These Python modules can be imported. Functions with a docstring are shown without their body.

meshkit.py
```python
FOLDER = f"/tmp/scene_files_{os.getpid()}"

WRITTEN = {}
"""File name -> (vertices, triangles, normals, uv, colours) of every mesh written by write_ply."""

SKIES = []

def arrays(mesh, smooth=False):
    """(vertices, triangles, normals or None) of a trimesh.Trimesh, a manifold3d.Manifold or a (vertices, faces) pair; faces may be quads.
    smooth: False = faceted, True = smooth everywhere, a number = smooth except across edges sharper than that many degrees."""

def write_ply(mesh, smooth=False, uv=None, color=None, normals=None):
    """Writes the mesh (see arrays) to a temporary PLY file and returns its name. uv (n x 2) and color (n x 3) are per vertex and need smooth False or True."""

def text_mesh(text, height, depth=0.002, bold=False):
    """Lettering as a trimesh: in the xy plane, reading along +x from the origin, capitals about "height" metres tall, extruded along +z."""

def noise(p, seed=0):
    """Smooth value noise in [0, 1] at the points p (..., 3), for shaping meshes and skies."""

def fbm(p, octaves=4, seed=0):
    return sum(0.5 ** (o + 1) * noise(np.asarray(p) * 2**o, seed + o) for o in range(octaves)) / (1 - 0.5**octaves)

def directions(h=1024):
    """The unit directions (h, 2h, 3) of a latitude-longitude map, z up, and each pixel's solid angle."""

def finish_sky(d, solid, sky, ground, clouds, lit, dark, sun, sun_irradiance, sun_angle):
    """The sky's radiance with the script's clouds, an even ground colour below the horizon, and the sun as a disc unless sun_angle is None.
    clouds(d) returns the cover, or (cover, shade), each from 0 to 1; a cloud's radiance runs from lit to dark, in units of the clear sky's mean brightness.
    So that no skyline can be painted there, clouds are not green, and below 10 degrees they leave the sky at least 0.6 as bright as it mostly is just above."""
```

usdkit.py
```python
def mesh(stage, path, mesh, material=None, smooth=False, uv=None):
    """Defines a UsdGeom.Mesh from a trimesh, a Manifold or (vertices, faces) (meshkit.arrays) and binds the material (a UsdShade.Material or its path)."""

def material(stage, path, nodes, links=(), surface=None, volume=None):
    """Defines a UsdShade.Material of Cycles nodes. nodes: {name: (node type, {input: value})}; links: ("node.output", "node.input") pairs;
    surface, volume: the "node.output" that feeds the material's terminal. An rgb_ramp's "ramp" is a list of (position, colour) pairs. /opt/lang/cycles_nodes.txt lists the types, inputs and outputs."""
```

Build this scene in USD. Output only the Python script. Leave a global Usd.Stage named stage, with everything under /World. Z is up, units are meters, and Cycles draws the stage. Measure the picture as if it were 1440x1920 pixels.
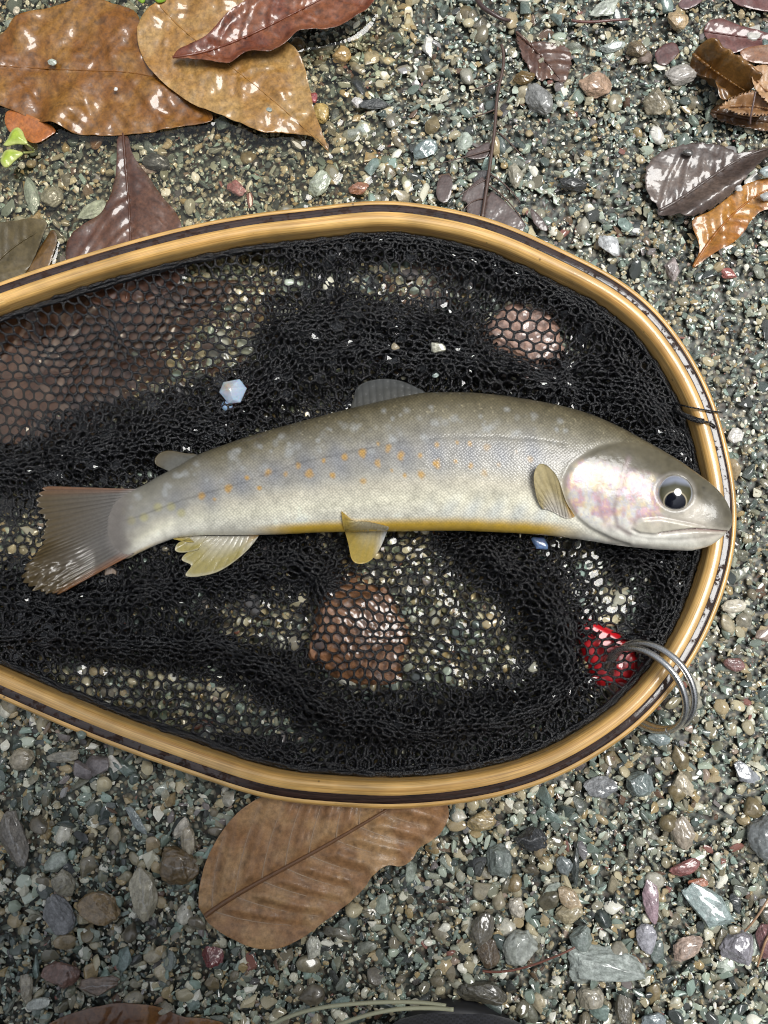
import math, random
import numpy as np, trimesh, shapely, usdkit
from shapely.geometry import Polygon
from scipy.spatial import Delaunay, cKDTree
from scipy.interpolate import PchipInterpolator, splprep, splev
from scipy import ndimage
from meshkit import fbm, noise
from pxr import Usd, UsdGeom, UsdLux, UsdShade, Gf, Sdf, Vt

stage = Usd.Stage.CreateInMemory()
UsdGeom.SetStageUpAxis(stage, 'Z'); UsdGeom.SetStageMetersPerUnit(stage, 1.0)
UsdGeom.Xform.Define(stage, '/World')
# ------------------------------------------------------------------ camera
EYE = np.array([0.006, -0.034, 0.362]); AIM = np.array([0.0, 0.0, 0.0])
WIDTH_AT_AIM, EXPOSURE = 0.30, 1.18
fwd = (AIM - EYE) / np.linalg.norm(AIM - EYE)
right = np.cross(fwd, [0, 1, 0]); right /= np.linalg.norm(right)
up = np.cross(right, fwd)
TX = WIDTH_AT_AIM / 2 / np.linalg.norm(AIM - EYE)
cam = UsdGeom.Camera.Define(stage, '/World/camera')
cam.CreateHorizontalApertureAttr(24.0); cam.CreateFocalLengthAttr(12.0 / TX)
cam.CreateClippingRangeAttr(Gf.Vec2f(0.01, 100.0)); cam.CreateExposureAttr(EXPOSURE)
M = np.eye(4); M[:3, 0], M[:3, 1], M[:3, 2], M[:3, 3] = right, up, -fwd, EYE
cam.AddTransformOp().Set(Gf.Matrix4d(*M.T.ravel().tolist()))
# ------------------------------------------------------------------ sky and sun (soft light from the upper right)
SUN = np.array([0.33, 0.10, 0.94]); SUN /= np.linalg.norm(SUN)
SUN_EL, SUN_ROT = math.asin(SUN[2]), math.atan2(SUN[0], SUN[1])
SUN_I, SUN_ANGLE, SKY_S = 0.40, 28.0, 0.078
dome = UsdLux.DomeLight.Define(stage, '/World/sky')
skym = usdkit.material(stage, '/World/Looks/sky_overcast', {
    's': ('sky_texture', {'sky_type': 'single_scattering', 'sun_disc': False, 'sun_elevation': SUN_EL, 'sun_rotation': SUN_ROT}),
    'tc': ('texture_coordinate', {}), 'n': ('noise_texture', {'scale': 2.2, 'detail': 4.0}), 'z': ('separate_xyz', {}),
    'c': ('rgb_ramp', {'ramp': [(0.3, (2.1, 2.2, 2.35)), (0.7, (3.5, 3.62, 3.8))]}), 'zz': ('math', {'math_type': 'multiply', 'use_clamp': False}), 'o': ('map_range', {'from_min': 0.0, 'from_max': 1.0, 'to_min': .22, 'to_max': 1.7, 'clamp': True}),
    'm': ('mix_color', {'fac': 0.88, 'use_clamp': False}), 'x': ('mix_color', {'blend_type': 'multiply', 'fac': 1.0, 'use_clamp': False}), 'b': ('background_shader', {'strength': SKY_S})},
    [('tc.generated', 'n.vector'), ('tc.generated', 'z.vector'), ('z.z', 'zz.value1'), ('z.z', 'zz.value2'), ('zz.value', 'o.value'), ('n.fac', 'c.fac'), ('s.color', 'm.a'), ('c.color', 'm.b'), ('m.result', 'x.a'), ('o.result', 'x.b'), ('x.result', 'b.color')], surface='b.background')
UsdShade.MaterialBindingAPI.Apply(dome.GetPrim()).Bind(skym)
sun = UsdLux.DistantLight.Define(stage, '/World/daylight')
sun.CreateNormalizeAttr(True); sun.CreateIntensityAttr(SUN_I); sun.CreateAngleAttr(SUN_ANGLE); sun.CreateColorAttr(Gf.Vec3f(1.0, 0.985, 0.95))
_z = SUN; _x = np.cross([0, 1, 0], _z); _x /= np.linalg.norm(_x); _y = np.cross(_z, _x)
R = np.eye(4); R[:3, 0], R[:3, 1], R[:3, 2] = _x, _y, _z
sun.AddTransformOp().Set(Gf.Matrix4d(*R.T.ravel().tolist()))
# ------------------------------------------------------------------ helpers
PXM = WIDTH_AT_AIM / 1440.0                                   # metres per photo pixel on the ground


def P(px, py, z=0.0):
    """World point at height z seen at the photograph's pixel."""
    px, py, z = np.broadcast_arrays(np.asarray(px, float), np.asarray(py, float), np.asarray(z, float))
    a, b = (px - 720) / 720 * TX, (960 - py) / 720 * TX
    d = fwd + a[..., None] * right + b[..., None] * up
    t = (z - EYE[2]) / d[..., 2]
    return EYE + t[..., None] * d


def PX(p):
    q = np.asarray(p) - EYE
    w = q @ fwd
    return np.stack([720 + 720 * (q @ right) / w / TX, 960 - 720 * (q @ up) / w / TX], -1)


used = {}


def path_for(parent, name):
    base = parent + '/' + name
    n = used.get(base, -1) + 1
    used[base] = n
    return base if n == 0 else f'{base}_{n:03d}'


def tag(prim, label=None, category=None, group=None, kind=None):
    prim = prim.GetPrim() if hasattr(prim, 'GetPrim') else prim
    for k, v in (('label', label), ('category', category), ('group', group), ('kind', kind)):
        if v:
            prim.SetCustomDataByKey(k, v)
    return prim


def thing(name, label=None, category=None, group=None, kind=None, at=None):
    x = UsdGeom.Xform.Define(stage, path_for('/World', name))
    if at is not None:
        x.AddTranslateOp().Set(Gf.Vec3d(*map(float, at)))
    tag(x, label, category, group, kind)
    x._at = np.zeros(3) if at is None else np.asarray(at, float)
    return x


def obj(name, mesh, mat, parent=None, smooth=True, col=None, uv=None, extra=None, origin=None, **tags):
    """One Mesh prim under parent (or /World). col: per-vertex colour."""
    par = '/World' if parent is None else str(parent.GetPath())
    if isinstance(mesh, trimesh.Trimesh):
        mesh = (np.array(mesh.vertices), np.array(mesh.faces))
    v, f = mesh
    off = getattr(parent, '_at', np.zeros(3)) if parent is not None else (np.zeros(3) if origin is None else np.asarray(origin, float))
    m = usdkit.mesh(stage, path_for(par, name), (np.asarray(v, float) - off, f), mat, smooth=smooth, uv=uv)
    if parent is None and origin is not None:
        m.AddTranslateOp().Set(Gf.Vec3d(*map(float, origin)))
    m._at = off
    api = UsdGeom.PrimvarsAPI(m)
    for key, c in [('displayColor', col)] + list((extra or {}).items()):
        if c is not None:
            c = np.asarray(c, float)
            if c.ndim == 1:
                api.CreatePrimvar(key, Sdf.ValueTypeNames.Color3fArray, 'constant').Set(Vt.Vec3fArray([Gf.Vec3f(*map(float, c))]))
            else:
                api.CreatePrimvar(key, Sdf.ValueTypeNames.Color3fArray, 'vertex').Set(Vt.Vec3fArray.FromNumpy(c.astype(np.float32)))
    if tags:
        tag(m, **tags)
    return m


def spline(pts, n, closed=False):
    pts = np.asarray(pts, float)
    if closed:
        pts = np.vstack([pts, pts[:1]])
    k = min(3, len(pts) - 1)
    tck, _ = splprep(pts.T, s=0, k=k, per=closed)
    u = np.linspace(0, 1, 4 * n, endpoint=True)
    q = np.array(splev(u, tck)).T
    L = np.r_[0, np.cumsum(np.linalg.norm(np.diff(q, axis=0), axis=1))]
    s = np.linspace(0, L[-1], n, endpoint=not closed)
    return np.stack([np.interp(s, L, q[:, i]) for i in range(q.shape[1])], 1)


def chaikin(p, times=2):
    p = np.asarray(p, float)
    for _ in range(times):
        q = np.roll(p, -1, 0)
        p = np.stack([.75 * p + .25 * q, .25 * p + .75 * q], 1).reshape(-1, 2)
    return p


def tube(pts, r, sides=6, flat=1.0):
    pts = np.asarray(pts, float); n = len(pts)
    r = np.broadcast_to(np.asarray(r, float), (n,))
    t = np.gradient(pts, axis=0); t /= np.maximum(np.linalg.norm(t, axis=1, keepdims=True), 1e-12)
    ref = np.array([0, 0, 1.0])
    a = np.cross(t, ref); bad = np.linalg.norm(a, axis=1) < 0.15
    a[bad] = np.cross(t[bad], [1, 0, 0]); a /= np.linalg.norm(a, axis=1, keepdims=True)
    b = np.cross(a, t)
    th = np.linspace(0, 2 * np.pi, sides, endpoint=False)
    v = pts[:, None] + r[:, None, None] * (np.cos(th)[None, :, None] * a[:, None] + flat * np.sin(th)[None, :, None] * b[:, None])
    i = np.arange(n * sides).reshape(n, sides); j = np.roll(i, -1, 1)
    f = np.stack([i[:-1], i[1:], j[1:], j[:-1]], -1).reshape(-1, 4)
    f = np.vstack([f[:, [0, 1, 2]], f[:, [0, 2, 3]]])
    v = v.reshape(-1, 3)
    c = len(v)
    v = np.vstack([v, pts[:1], pts[-1:]])
    e0 = np.stack([i[0], j[0], np.full(sides, c)], 1); e1 = np.stack([j[-1], i[-1], np.full(sides, c + 1)], 1)
    return v, np.vstack([f, e0, e1])


def join(parts):
    vs, fs, n = [], [], 0
    for v, f in parts:
        vs.append(v); fs.append(np.asarray(f) + n); n += len(v)
    return np.vstack(vs), np.vstack(fs)


def sheet(xy, step, seed=0):
    """Triangulated inside of the outline xy (world): points, triangles, distance of every point to the edge, boundary edges."""
    poly = Polygon(xy).buffer(0)
    if poly.geom_type != 'Polygon':
        poly = max(poly.geoms, key=lambda g: g.area)
    ring = poly.exterior
    nb = max(12, int(ring.length / step))
    bpts = np.array([ring.interpolate(k / nb, normalized=True).coords[0] for k in range(nb)])
    x0, y0, x1, y1 = poly.bounds
    rg = np.random.default_rng(seed)
    g = np.stack(np.meshgrid(np.arange(x0, x1, step), np.arange(y0, y1, step * .87), indexing='ij'), -1)
    g[..., 0] += (np.arange(g.shape[1]) % 2)[None, :] * step / 2
    g = g.reshape(-1, 2) + rg.normal(0, step * .08, (g.shape[0] * g.shape[1], 2))
    g = g[shapely.contains_xy(poly, g[:, 0], g[:, 1])]
    d = shapely.distance(shapely.points(g), ring)
    g, d = g[d > step * .45], d[d > step * .45]
    p = np.vstack([bpts, g]); d = np.r_[np.zeros(nb), d]
    f = Delaunay(p).simplices
    c = p[f].mean(1)
    f = f[shapely.contains_xy(poly.buffer(1e-6), c[:, 0], c[:, 1])]
    a, b, cc = p[f[:, 0]], p[f[:, 1]], p[f[:, 2]]
    area = (b[:, 0] - a[:, 0]) * (cc[:, 1] - a[:, 1]) - (b[:, 1] - a[:, 1]) * (cc[:, 0] - a[:, 0])
    f = np.where(area[:, None] < 0, f[:, [0, 2, 1]], f)
    f = f[np.abs(area) > 1e-13]
    return p, f, d


def close(p, f, ztop, zbot):
    e = np.vstack([f[:, [0, 1]], f[:, [1, 2]], f[:, [2, 0]]])
    key = np.sort(e, 1)
    _, idx, cnt = np.unique(key, axis=0, return_index=True, return_counts=True)
    b = e[idx[cnt == 1]]
    n = len(p)
    v = np.vstack([np.c_[p, ztop], np.c_[p, zbot]])
    side = np.vstack([np.c_[b[:, 0], b[:, 0] + n, b[:, 1] + n], np.c_[b[:, 0], b[:, 1] + n, b[:, 1]]])
    return v, np.vstack([f, f[:, ::-1] + n, side])


def seg_dist(pts, line):
    """Distance of pts (n,2) to a polyline and the place along it (0..1)."""
    line = np.asarray(line, float)
    best = np.full(len(pts), 1e9); where = np.zeros(len(pts)); vec = np.zeros((len(pts), 2))
    L = np.r_[0, np.cumsum(np.linalg.norm(np.diff(line, axis=0), axis=1))]
    for k in range(len(line) - 1):
        a, b = line[k], line[k + 1]
        t = np.clip(((pts - a) @ (b - a)) / max((b - a) @ (b - a), 1e-12), 0, 1)
        w = pts - (a + t[:, None] * (b - a))
        d = np.linalg.norm(w, axis=1)
        m = d < best
        best[m] = d[m]; where[m] = (L[k] + t[m] * (L[k + 1] - L[k])) / L[-1]; vec[m] = w[m]
    return best, where, vec


def sm(x, a, b):
    t = np.clip((x - a) / (b - a), 0, 1)
    return t * t * (3 - 2 * t)


def mixc(c, d, t):
    return np.asarray(c) * (1 - t[:, None]) + np.asarray(d) * t[:, None]


# ------------------------------------------------------------------ materials
def principled(name, base, rough=.4, coat=0., coat_rough=.06, mottle=0., mscale=900., bump=0., bscale=1500., bdist=.0003, fine=None, metallic=0., trans=0., spec=.5, sss=0., coat_bump=True):
    """base: a colour, or None to read the mesh's own colour. mottle darkens and lightens it with noise of mscale; trans mixes in a translucent leaf."""
    n = {'geo': ('texture_coordinate', {}), 'p': ('principled_bsdf', {'roughness': rough, 'coat_weight': coat, 'coat_roughness': coat_rough, 'metallic': metallic, 'specular_ior_level': spec})}
    l = []
    if base is None:
        n['a'] = ('attribute', {'attribute': 'displayColor'}); src = 'a.color'
    else:
        n['a'] = ('color', {'value': base}); src = 'a.color'
    if mottle:
        n['n1'] = ('noise_texture', {'scale': mscale, 'detail': 7.0, 'roughness': .78})
        n['r1'] = ('map_range', {'from_min': .3, 'from_max': .7, 'to_min': 1 - mottle, 'to_max': 1 + mottle})
        n['m1'] = ('mix_color', {'blend_type': 'multiply', 'fac': 1.0, 'use_clamp': False})
        l += [('geo.object', 'n1.vector'), ('n1.fac', 'r1.value'), (src, 'm1.a'), ('r1.result', 'm1.b')]
        src = 'm1.result'
    l.append((src, 'p.base_color'))
    if bump:
        n['n2'] = ('noise_texture', {'scale': bscale, 'detail': 4.0, 'roughness': .6})
        n['b'] = ('bump', {'strength': bump, 'distance': bdist})
        l += [('geo.object', 'n2.vector'), ('n2.fac', 'b.height'), ('b.normal', 'p.normal')]
        if coat and coat_bump:
            l.append(('b.normal', 'p.coat_normal'))
    if sss:
        n['p'][1].update({'subsurface_weight': sss, 'subsurface_scale': .003})
    out = 'p.BSDF'
    if trans:
        n['t'] = ('translucent_bsdf', {}); n['x'] = ('mix_closure', {'fac': trans})
        l += [(src, 't.color'), ('p.BSDF', 'x.closure1'), ('t.BSDF', 'x.closure2')]
        out = 'x.closure'
    return usdkit.material(stage, '/World/Looks/' + name, n, l, surface=out)


def gravel_material(name, ramp, streak, rough):
    n = {'o': ('object_info', {}), 'r': ('rgb_ramp', {'interpolate': False, 'ramp': [(a, (c[0] * .99, c[1] * 1.0, c[2] * .95)) for a, c in ramp]}),
         'tc': ('texture_coordinate', {}), 'map': ('mapping', {'scale': (1, 1, 7.0) if streak else (1, 1, 1)}),
         'n1': ('noise_texture', {'scale': 520.0 if streak else 650.0, 'detail': 5.0, 'roughness': .7}),
         'm1': ('map_range', {'from_min': .3, 'from_max': .7, 'to_min': .74, 'to_max': 2.35}),
         'x': ('mix_color', {'blend_type': 'multiply', 'fac': 1.0, 'use_clamp': False}),
         'b': ('bump', {'strength': .6, 'distance': .0004}),
         'n2': ('noise_texture', {'scale': 1900.0, 'detail': 3.0}), 'ha': ('math', {'math_type': 'multiply_add', 'value2': .5}), 'p': ('principled_bsdf', {'roughness': rough, 'coat_weight': 1.0, 'coat_roughness': .05, 'coat_ior': 1.56})}
    l = [('o.random', 'r.fac'), ('tc.object', 'map.vector'), ('map.vector', 'n1.vector'), ('n1.fac', 'm1.value'), ('r.color', 'x.a'), ('m1.result', 'x.b'),
         ('x.result', 'p.base_color'), ('tc.object', 'n2.vector'), ('n2.fac', 'ha.value1'), ('n1.fac', 'ha.value3'), ('ha.value', 'b.height'), ('b.normal', 'p.normal')]
    return usdkit.material(stage, '/World/Looks/' + name, n, l, surface='p.BSDF')


def steps(cols):
    k = len(cols); out = []
    for i, c in enumerate(cols):
        out += [((i + 1) / k, c)]
    return out


SCHIST = [(.105, .135, .115), (.16, .20, .17), (.055, .072, .066), (.20, .265, .235), (.10, .11, .09), (.19, .20, .155), (.028, .034, .033), (.125, .155, .14), (.28, .32, .26), (.16, .16, .115), (.075, .09, .078), (.12, .145, .125), (.10, .09, .06), (.23, .24, .19), (.045, .06, .055), (.035, .038, .036), (.36, .40, .34), (.15, .20, .18)]
QUARTZ = [(.29, .255, .175), (.21, .185, .125), (.48, .46, .38), (.27, .20, .10), (.20, .185, .14), (.39, .34, .23), (.14, .12, .085), (.26, .25, .20), (.60, .58, .52), (.30, .235, .14), (.19, .15, .08)]
ODD = [(.15, .13, .13), (.17, .07, .055), (.12, .08, .05), (.24, .18, .145), (.045, .04, .038), (.20, .19, .195), (.09, .05, .03), (.25, .14, .07)]
mat_schist = gravel_material('gravel_schist', steps(SCHIST), True, .34)
mat_quartz = gravel_material('gravel_quartz', steps(QUARTZ), False, .30)
mat_odd = gravel_material('gravel_mixed', steps(ODD), False, .32)
mat_stone = principled('wet_stone', None, .36, .9, .07, mottle=.62, mscale=380., bump=.8, bscale=620., bdist=.0007, coat_bump=False)
mat_pebble = principled('wet_smooth_pebble', None, .30, .9, .06, mottle=.50, mscale=420., bump=.45, bscale=700., bdist=.0005, coat_bump=False)
# ------------------------------------------------------------------ ground
WATER = 0.0012                                                    # level of the shallow water, metres


def hx(x, y):
    """Height of the gravel bed: it dips under the water towards the upper left and under the net."""
    x, y = np.asarray(x, float), np.asarray(y, float)
    wet = sm(-.80 * x + .60 * y, .080, .155) * .0050
    mid = np.exp(-(((x + .03) / .10) ** 2 + ((y + .01) / .085) ** 2)) * .0009
    roll = (fbm(np.stack([x * 22, y * 22, 0 * x], -1), 3, 5) - .5) * .004
    return .0014 - wet - mid + roll


def grid(x0, x1, y0, y1, n, m):
    g = np.stack(np.meshgrid(np.linspace(x0, x1, n), np.linspace(y0, y1, m), indexing='ij'), -1).reshape(-1, 2)
    i = np.arange(n * m).reshape(n, m)
    f = np.stack([i[:-1, :-1], i[1:, :-1], i[1:, 1:], i[:-1, 1:]], -1).reshape(-1, 4)
    return g, np.vstack([f[:, [0, 1, 2]], f[:, [0, 2, 3]]])


bed_mat = usdkit.material(stage, '/World/Looks/grit', {
    'g': ('geometry', {}), 'v': ('voronoi_texture', {'scale': 520.0}), 'w': ('separate_color', {}),
    'r': ('rgb_ramp', {'interpolate': False, 'ramp': steps([(.10, .115, .09), (.22, .24, .19), (.06, .07, .055), (.30, .26, .17), (.15, .18, .15), (.36, .34, .26), (.13, .10, .07), (.17, .19, .16)])}),
    'd': ('map_range', {'from_min': .2, 'from_max': .55, 'to_min': 1.0, 'to_max': .35, 'clamp': True}), 'x': ('mix_color', {'blend_type': 'multiply', 'fac': 1.0}),
    'p': ('principled_bsdf', {'roughness': .5})},
    [('g.position', 'v.vector'), ('v.color', 'w.color'), ('w.r', 'r.fac'), ('v.distance', 'd.value'), ('r.color', 'x.a'), ('d.result', 'x.b'), ('x.result', 'p.base_color')], surface='p.BSDF')
ground = thing('ground', 'wet stream-side gravel bank of green, grey and tan pebbles', 'ground', kind='structure')
s = np.sinh(np.linspace(-5.2, 5.2, 261)); s = s / s[-1]
gx, gf = grid(-1, 1, -1, 1, 261, 261)
gu = np.interp(gx, np.linspace(-1, 1, 261), s * 6.0)
obj('gravel_sheet', (np.c_[gu, hx(gu[:, 0], gu[:, 1]) - .0030], gf), bed_mat, ground)


def rock_shape(seed, level=2, facets=9, cut=.72, rough=.10, sx=1.0, sy=.68, sz=.45):
    rg = np.random.default_rng(seed)
    m = trimesh.creation.icosphere(level, 1.0)
    v = np.array(m.vertices)
    for _ in range(facets):
        d = rg.normal(size=3); d /= np.linalg.norm(d)
        c = rg.uniform(cut - .12, cut + .18)
        over = np.maximum(0, v @ d - c)
        v -= over[:, None] * d * .93
    v *= 1 + rough * (fbm(v * 2.2 + rg.uniform(0, 50, 3), 3, seed)[:, None] - .5) * 2
    v -= v.mean(0); v /= np.abs(v).max(0)
    return v * [sx, sy, sz], np.array(m.faces)


rng = np.random.default_rng(11)
XR, YR = .185, .238
# dense clusters and finer patches: density noise decides where the stones are small
layers = []
for n_, lo, hi, pw in ((62000, .0010, .0024, 1.4), (18500, .0024, .0052, 1.5), (4600, .0050, .0098, 2.0)):
    x, y = rng.uniform(-XR, XR, n_), rng.uniform(-YR, YR, n_)
    d = lo + (hi - lo) * rng.uniform(0, 1, n_) ** pw
    layers.append(np.c_[x, y, d])
G = np.vstack(layers)
coarse = fbm(np.c_[G[:, 0] * 16, G[:, 1] * 16, 0 * G[:, 0]], 3, 9) + .75 * sm(-G[:, 1] - .10 * G[:, 0], -.05, .14) - .25 * sm(G[:, 0] + .3 * G[:, 1], .05, .16)
big = G[:, 2] > .0034
G[:, 2] *= np.where(big & (rng.uniform(0, 1, len(G)) > np.clip(.15 + 1.3 * (coarse - .2), .12, 1)), .52, 1)
rgo = np.random.default_rng(12)                                  # the bank goes on beyond the picture
for n_, lo, hi, pw in ((60000, .0010, .0026, 1.4), (34000, .0024, .0052, 1.5), (6500, .0050, .0090, 2.0)):
    o = np.c_[rgo.uniform(-.30, .30, n_), rgo.uniform(-.34, .34, n_), lo + (hi - lo) * rgo.uniform(0, 1, n_) ** pw]
    G = np.vstack([G, o[(np.abs(o[:, 0]) > XR) | (np.abs(o[:, 1]) > YR)]])
N = len(G)
diam = G[:, 2]
# ------------------------------------------------------------------ stones under the net and the ground they make
HUMPS = [((670, 1190), 118, 92, 62, .0075), ((985, 628), 82, 62, 25, .0060), ((950, 690), 50, 34, 30, .0045), ((1138, 1235), 62, 44, 35, .0050),
         ((220, 690), 360, 150, -8, .0022), ((800, 535), 110, 56, 5, .0024)]


def hump(x, y):
    out = np.zeros(np.shape(x))
    for (cx, cy), a, b, deg, h in HUMPS:
        c = P(cx, cy, .002)
        t = math.radians(-deg)
        u, w = (x - c[0]) * math.cos(t) + (y - c[1]) * math.sin(t), -(x - c[0]) * math.sin(t) + (y - c[1]) * math.cos(t)
        r = np.sqrt((u / (a * PXM)) ** 2 + (w / (b * PXM)) ** 2)
        out = np.maximum(out, h * np.clip(1 - r ** 3, 0, 1) ** .6)
    return out


# ------------------------------------------------------------------ gravel: the 300 largest stones one by one, the rest scattered
order = np.argsort(-diam)
vis = PX(np.c_[G[:, 0], G[:, 1], 0 * G[:, 0]])
HOOP_PX = np.array([(0, 542), (150, 492), (350, 437), (500, 410), (600, 399), (720, 389), (820, 400), (920, 424), (1040, 475), (1120, 515), (1200, 570), (1262, 640), (1302, 705), (1332, 775), (1352, 850),
                    (1364, 915), (1367, 970), (1362, 1030), (1338, 1120), (1303, 1200), (1245, 1288), (1200, 1337), (1120, 1398), (1020, 1450), (920, 1480), (820, 1495), (720, 1500), (650, 1497), (500, 1480),
                    (400, 1450), (300, 1415), (200, 1378), (100, 1337), (0, 1293), (-130, 1232), (-280, 1130), (-370, 990), (-350, 840), (-230, 650), (-110, 585)], float)
net_poly = Polygon(HOOP_PX)
inside = shapely.contains_xy(net_poly, vis[:, 0], vis[:, 1])
frame_ok = (vis[:, 0] > 5) & (vis[:, 0] < 1435) & (vis[:, 1] > 5) & (vis[:, 1] < 1915)
single = np.zeros(N, bool)
single[[i for i in order if frame_ok[i] and not inside[i]][:300]] = True
SHAPES = [(11, 2, 14, .50, .12, 1, .62, .34), (12, 2, 16, .48, .10, 1, .74, .32), (13, 2, 13, .52, .10, 1, .55, .28), (14, 2, 15, .50, .14, 1, .42, .26), (15, 2, 8, .72, .16, 1, .78, .50), (16, 2, 7, .78, .14, 1, .70, .44),
          (17, 2, 18, .46, .08, 1, .80, .36), (18, 2, 14, .50, .12, 1, .36, .22), (19, 2, 6, .80, .18, 1, .64, .42), (20, 2, 17, .46, .12, 1, .66, .24)]
base_z = hx(G[:, 0], G[:, 1]) + diam * rng.uniform(-.12, .16, N) - .0004
kind_i = rng.choice(3, N, p=[.61, .33, .06])
shape_i = np.where(kind_i == 1, rng.choice([4, 5, 8, 6, 0, 1], N), rng.choice([0, 1, 2, 3, 6, 7, 9, 4], N))
yaw, tiltx, tilty = rng.uniform(0, 2 * np.pi, N), rng.normal(0, .35, N), rng.normal(0, .30, N)


def quat(yaw, tx, ty):
    def mul(a, b):
        w1, x1, y1, z1 = a; w2, x2, y2, z2 = b
        return np.array([w1 * w2 - x1 * x2 - y1 * y2 - z1 * z2, w1 * x2 + x1 * w2 + y1 * z2 - z1 * y2, w1 * y2 - x1 * z2 + y1 * w2 + z1 * x2, w1 * z2 + x1 * y2 - y1 * x2 + z1 * w2])
    o = np.zeros_like(yaw)
    qz = (np.cos(yaw / 2), o, o, np.sin(yaw / 2)); qx = (np.cos(tx / 2), np.sin(tx / 2), o, o); qy = (np.cos(ty / 2), o, np.sin(ty / 2), o)
    return mul(mul(qz, qx), qy).T


Q = quat(yaw, tiltx, tilty)
SC = (diam / 2)[:, None] * rng.uniform(.85, 1.2, (N, 3))
pi = UsdGeom.PointInstancer.Define(stage, '/World/gravel')
tag(pi, 'countless small wet pebbles and grit covering the stream bank', 'gravel', kind='stuff')
targets = []
for k, mat in enumerate((mat_schist, mat_quartz, mat_odd)):
    for j, sh in enumerate(SHAPES):
        sh = (sh[0] + 20 * k,) + (2,) + sh[2:]
        path = f'/World/gravel/small_stone_{k * len(SHAPES) + j:03d}'
        v, f = rock_shape(*sh)
        usdkit.mesh(stage, path, trimesh.Trimesh(v, f, process=False), mat, smooth=48)
        targets.append(path)
pi.CreatePrototypesRel().SetTargets(targets)
rest = ~single
pi.CreatePositionsAttr(Vt.Vec3fArray.FromNumpy(np.c_[G[:, :2], base_z][rest].astype(np.float32)))
pi.CreateProtoIndicesAttr(Vt.IntArray.FromNumpy((kind_i * len(SHAPES) + shape_i)[rest].astype(np.int32)))
pi.CreateScalesAttr(Vt.Vec3fArray.FromNumpy(SC[rest].astype(np.float32)))
pi.CreateOrientationsAttr(Vt.QuathArray([Gf.Quath(float(a), float(b), float(c), float(d)) for a, b, c, d in Q[rest]]))
PAL = (SCHIST, QUARTZ, ODD)
shape_cache = {}
for i in np.nonzero(single)[0]:
    sh = SHAPES[shape_i[i]]
    key = (shape_i[i], kind_i[i])
    if key not in shape_cache:
        shape_cache[key] = rock_shape(sh[0] + 20 * kind_i[i], 2, *sh[2:])
    v, f = shape_cache[key]
    w, a, b, c = Q[i]
    Rm = np.array(trimesh.transformations.quaternion_matrix([w, a, b, c]))[:3, :3]
    col = np.array(PAL[kind_i[i]][rng.integers(len(PAL[kind_i[i]]))]) * rng.uniform(.8, 1.2)
    obj('pebble', ((v * SC[i]) @ Rm.T + [G[i, 0], G[i, 1], base_z[i]], f), mat_pebble if kind_i[i] == 1 else mat_stone, ground, smooth=38, col=col)

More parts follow.
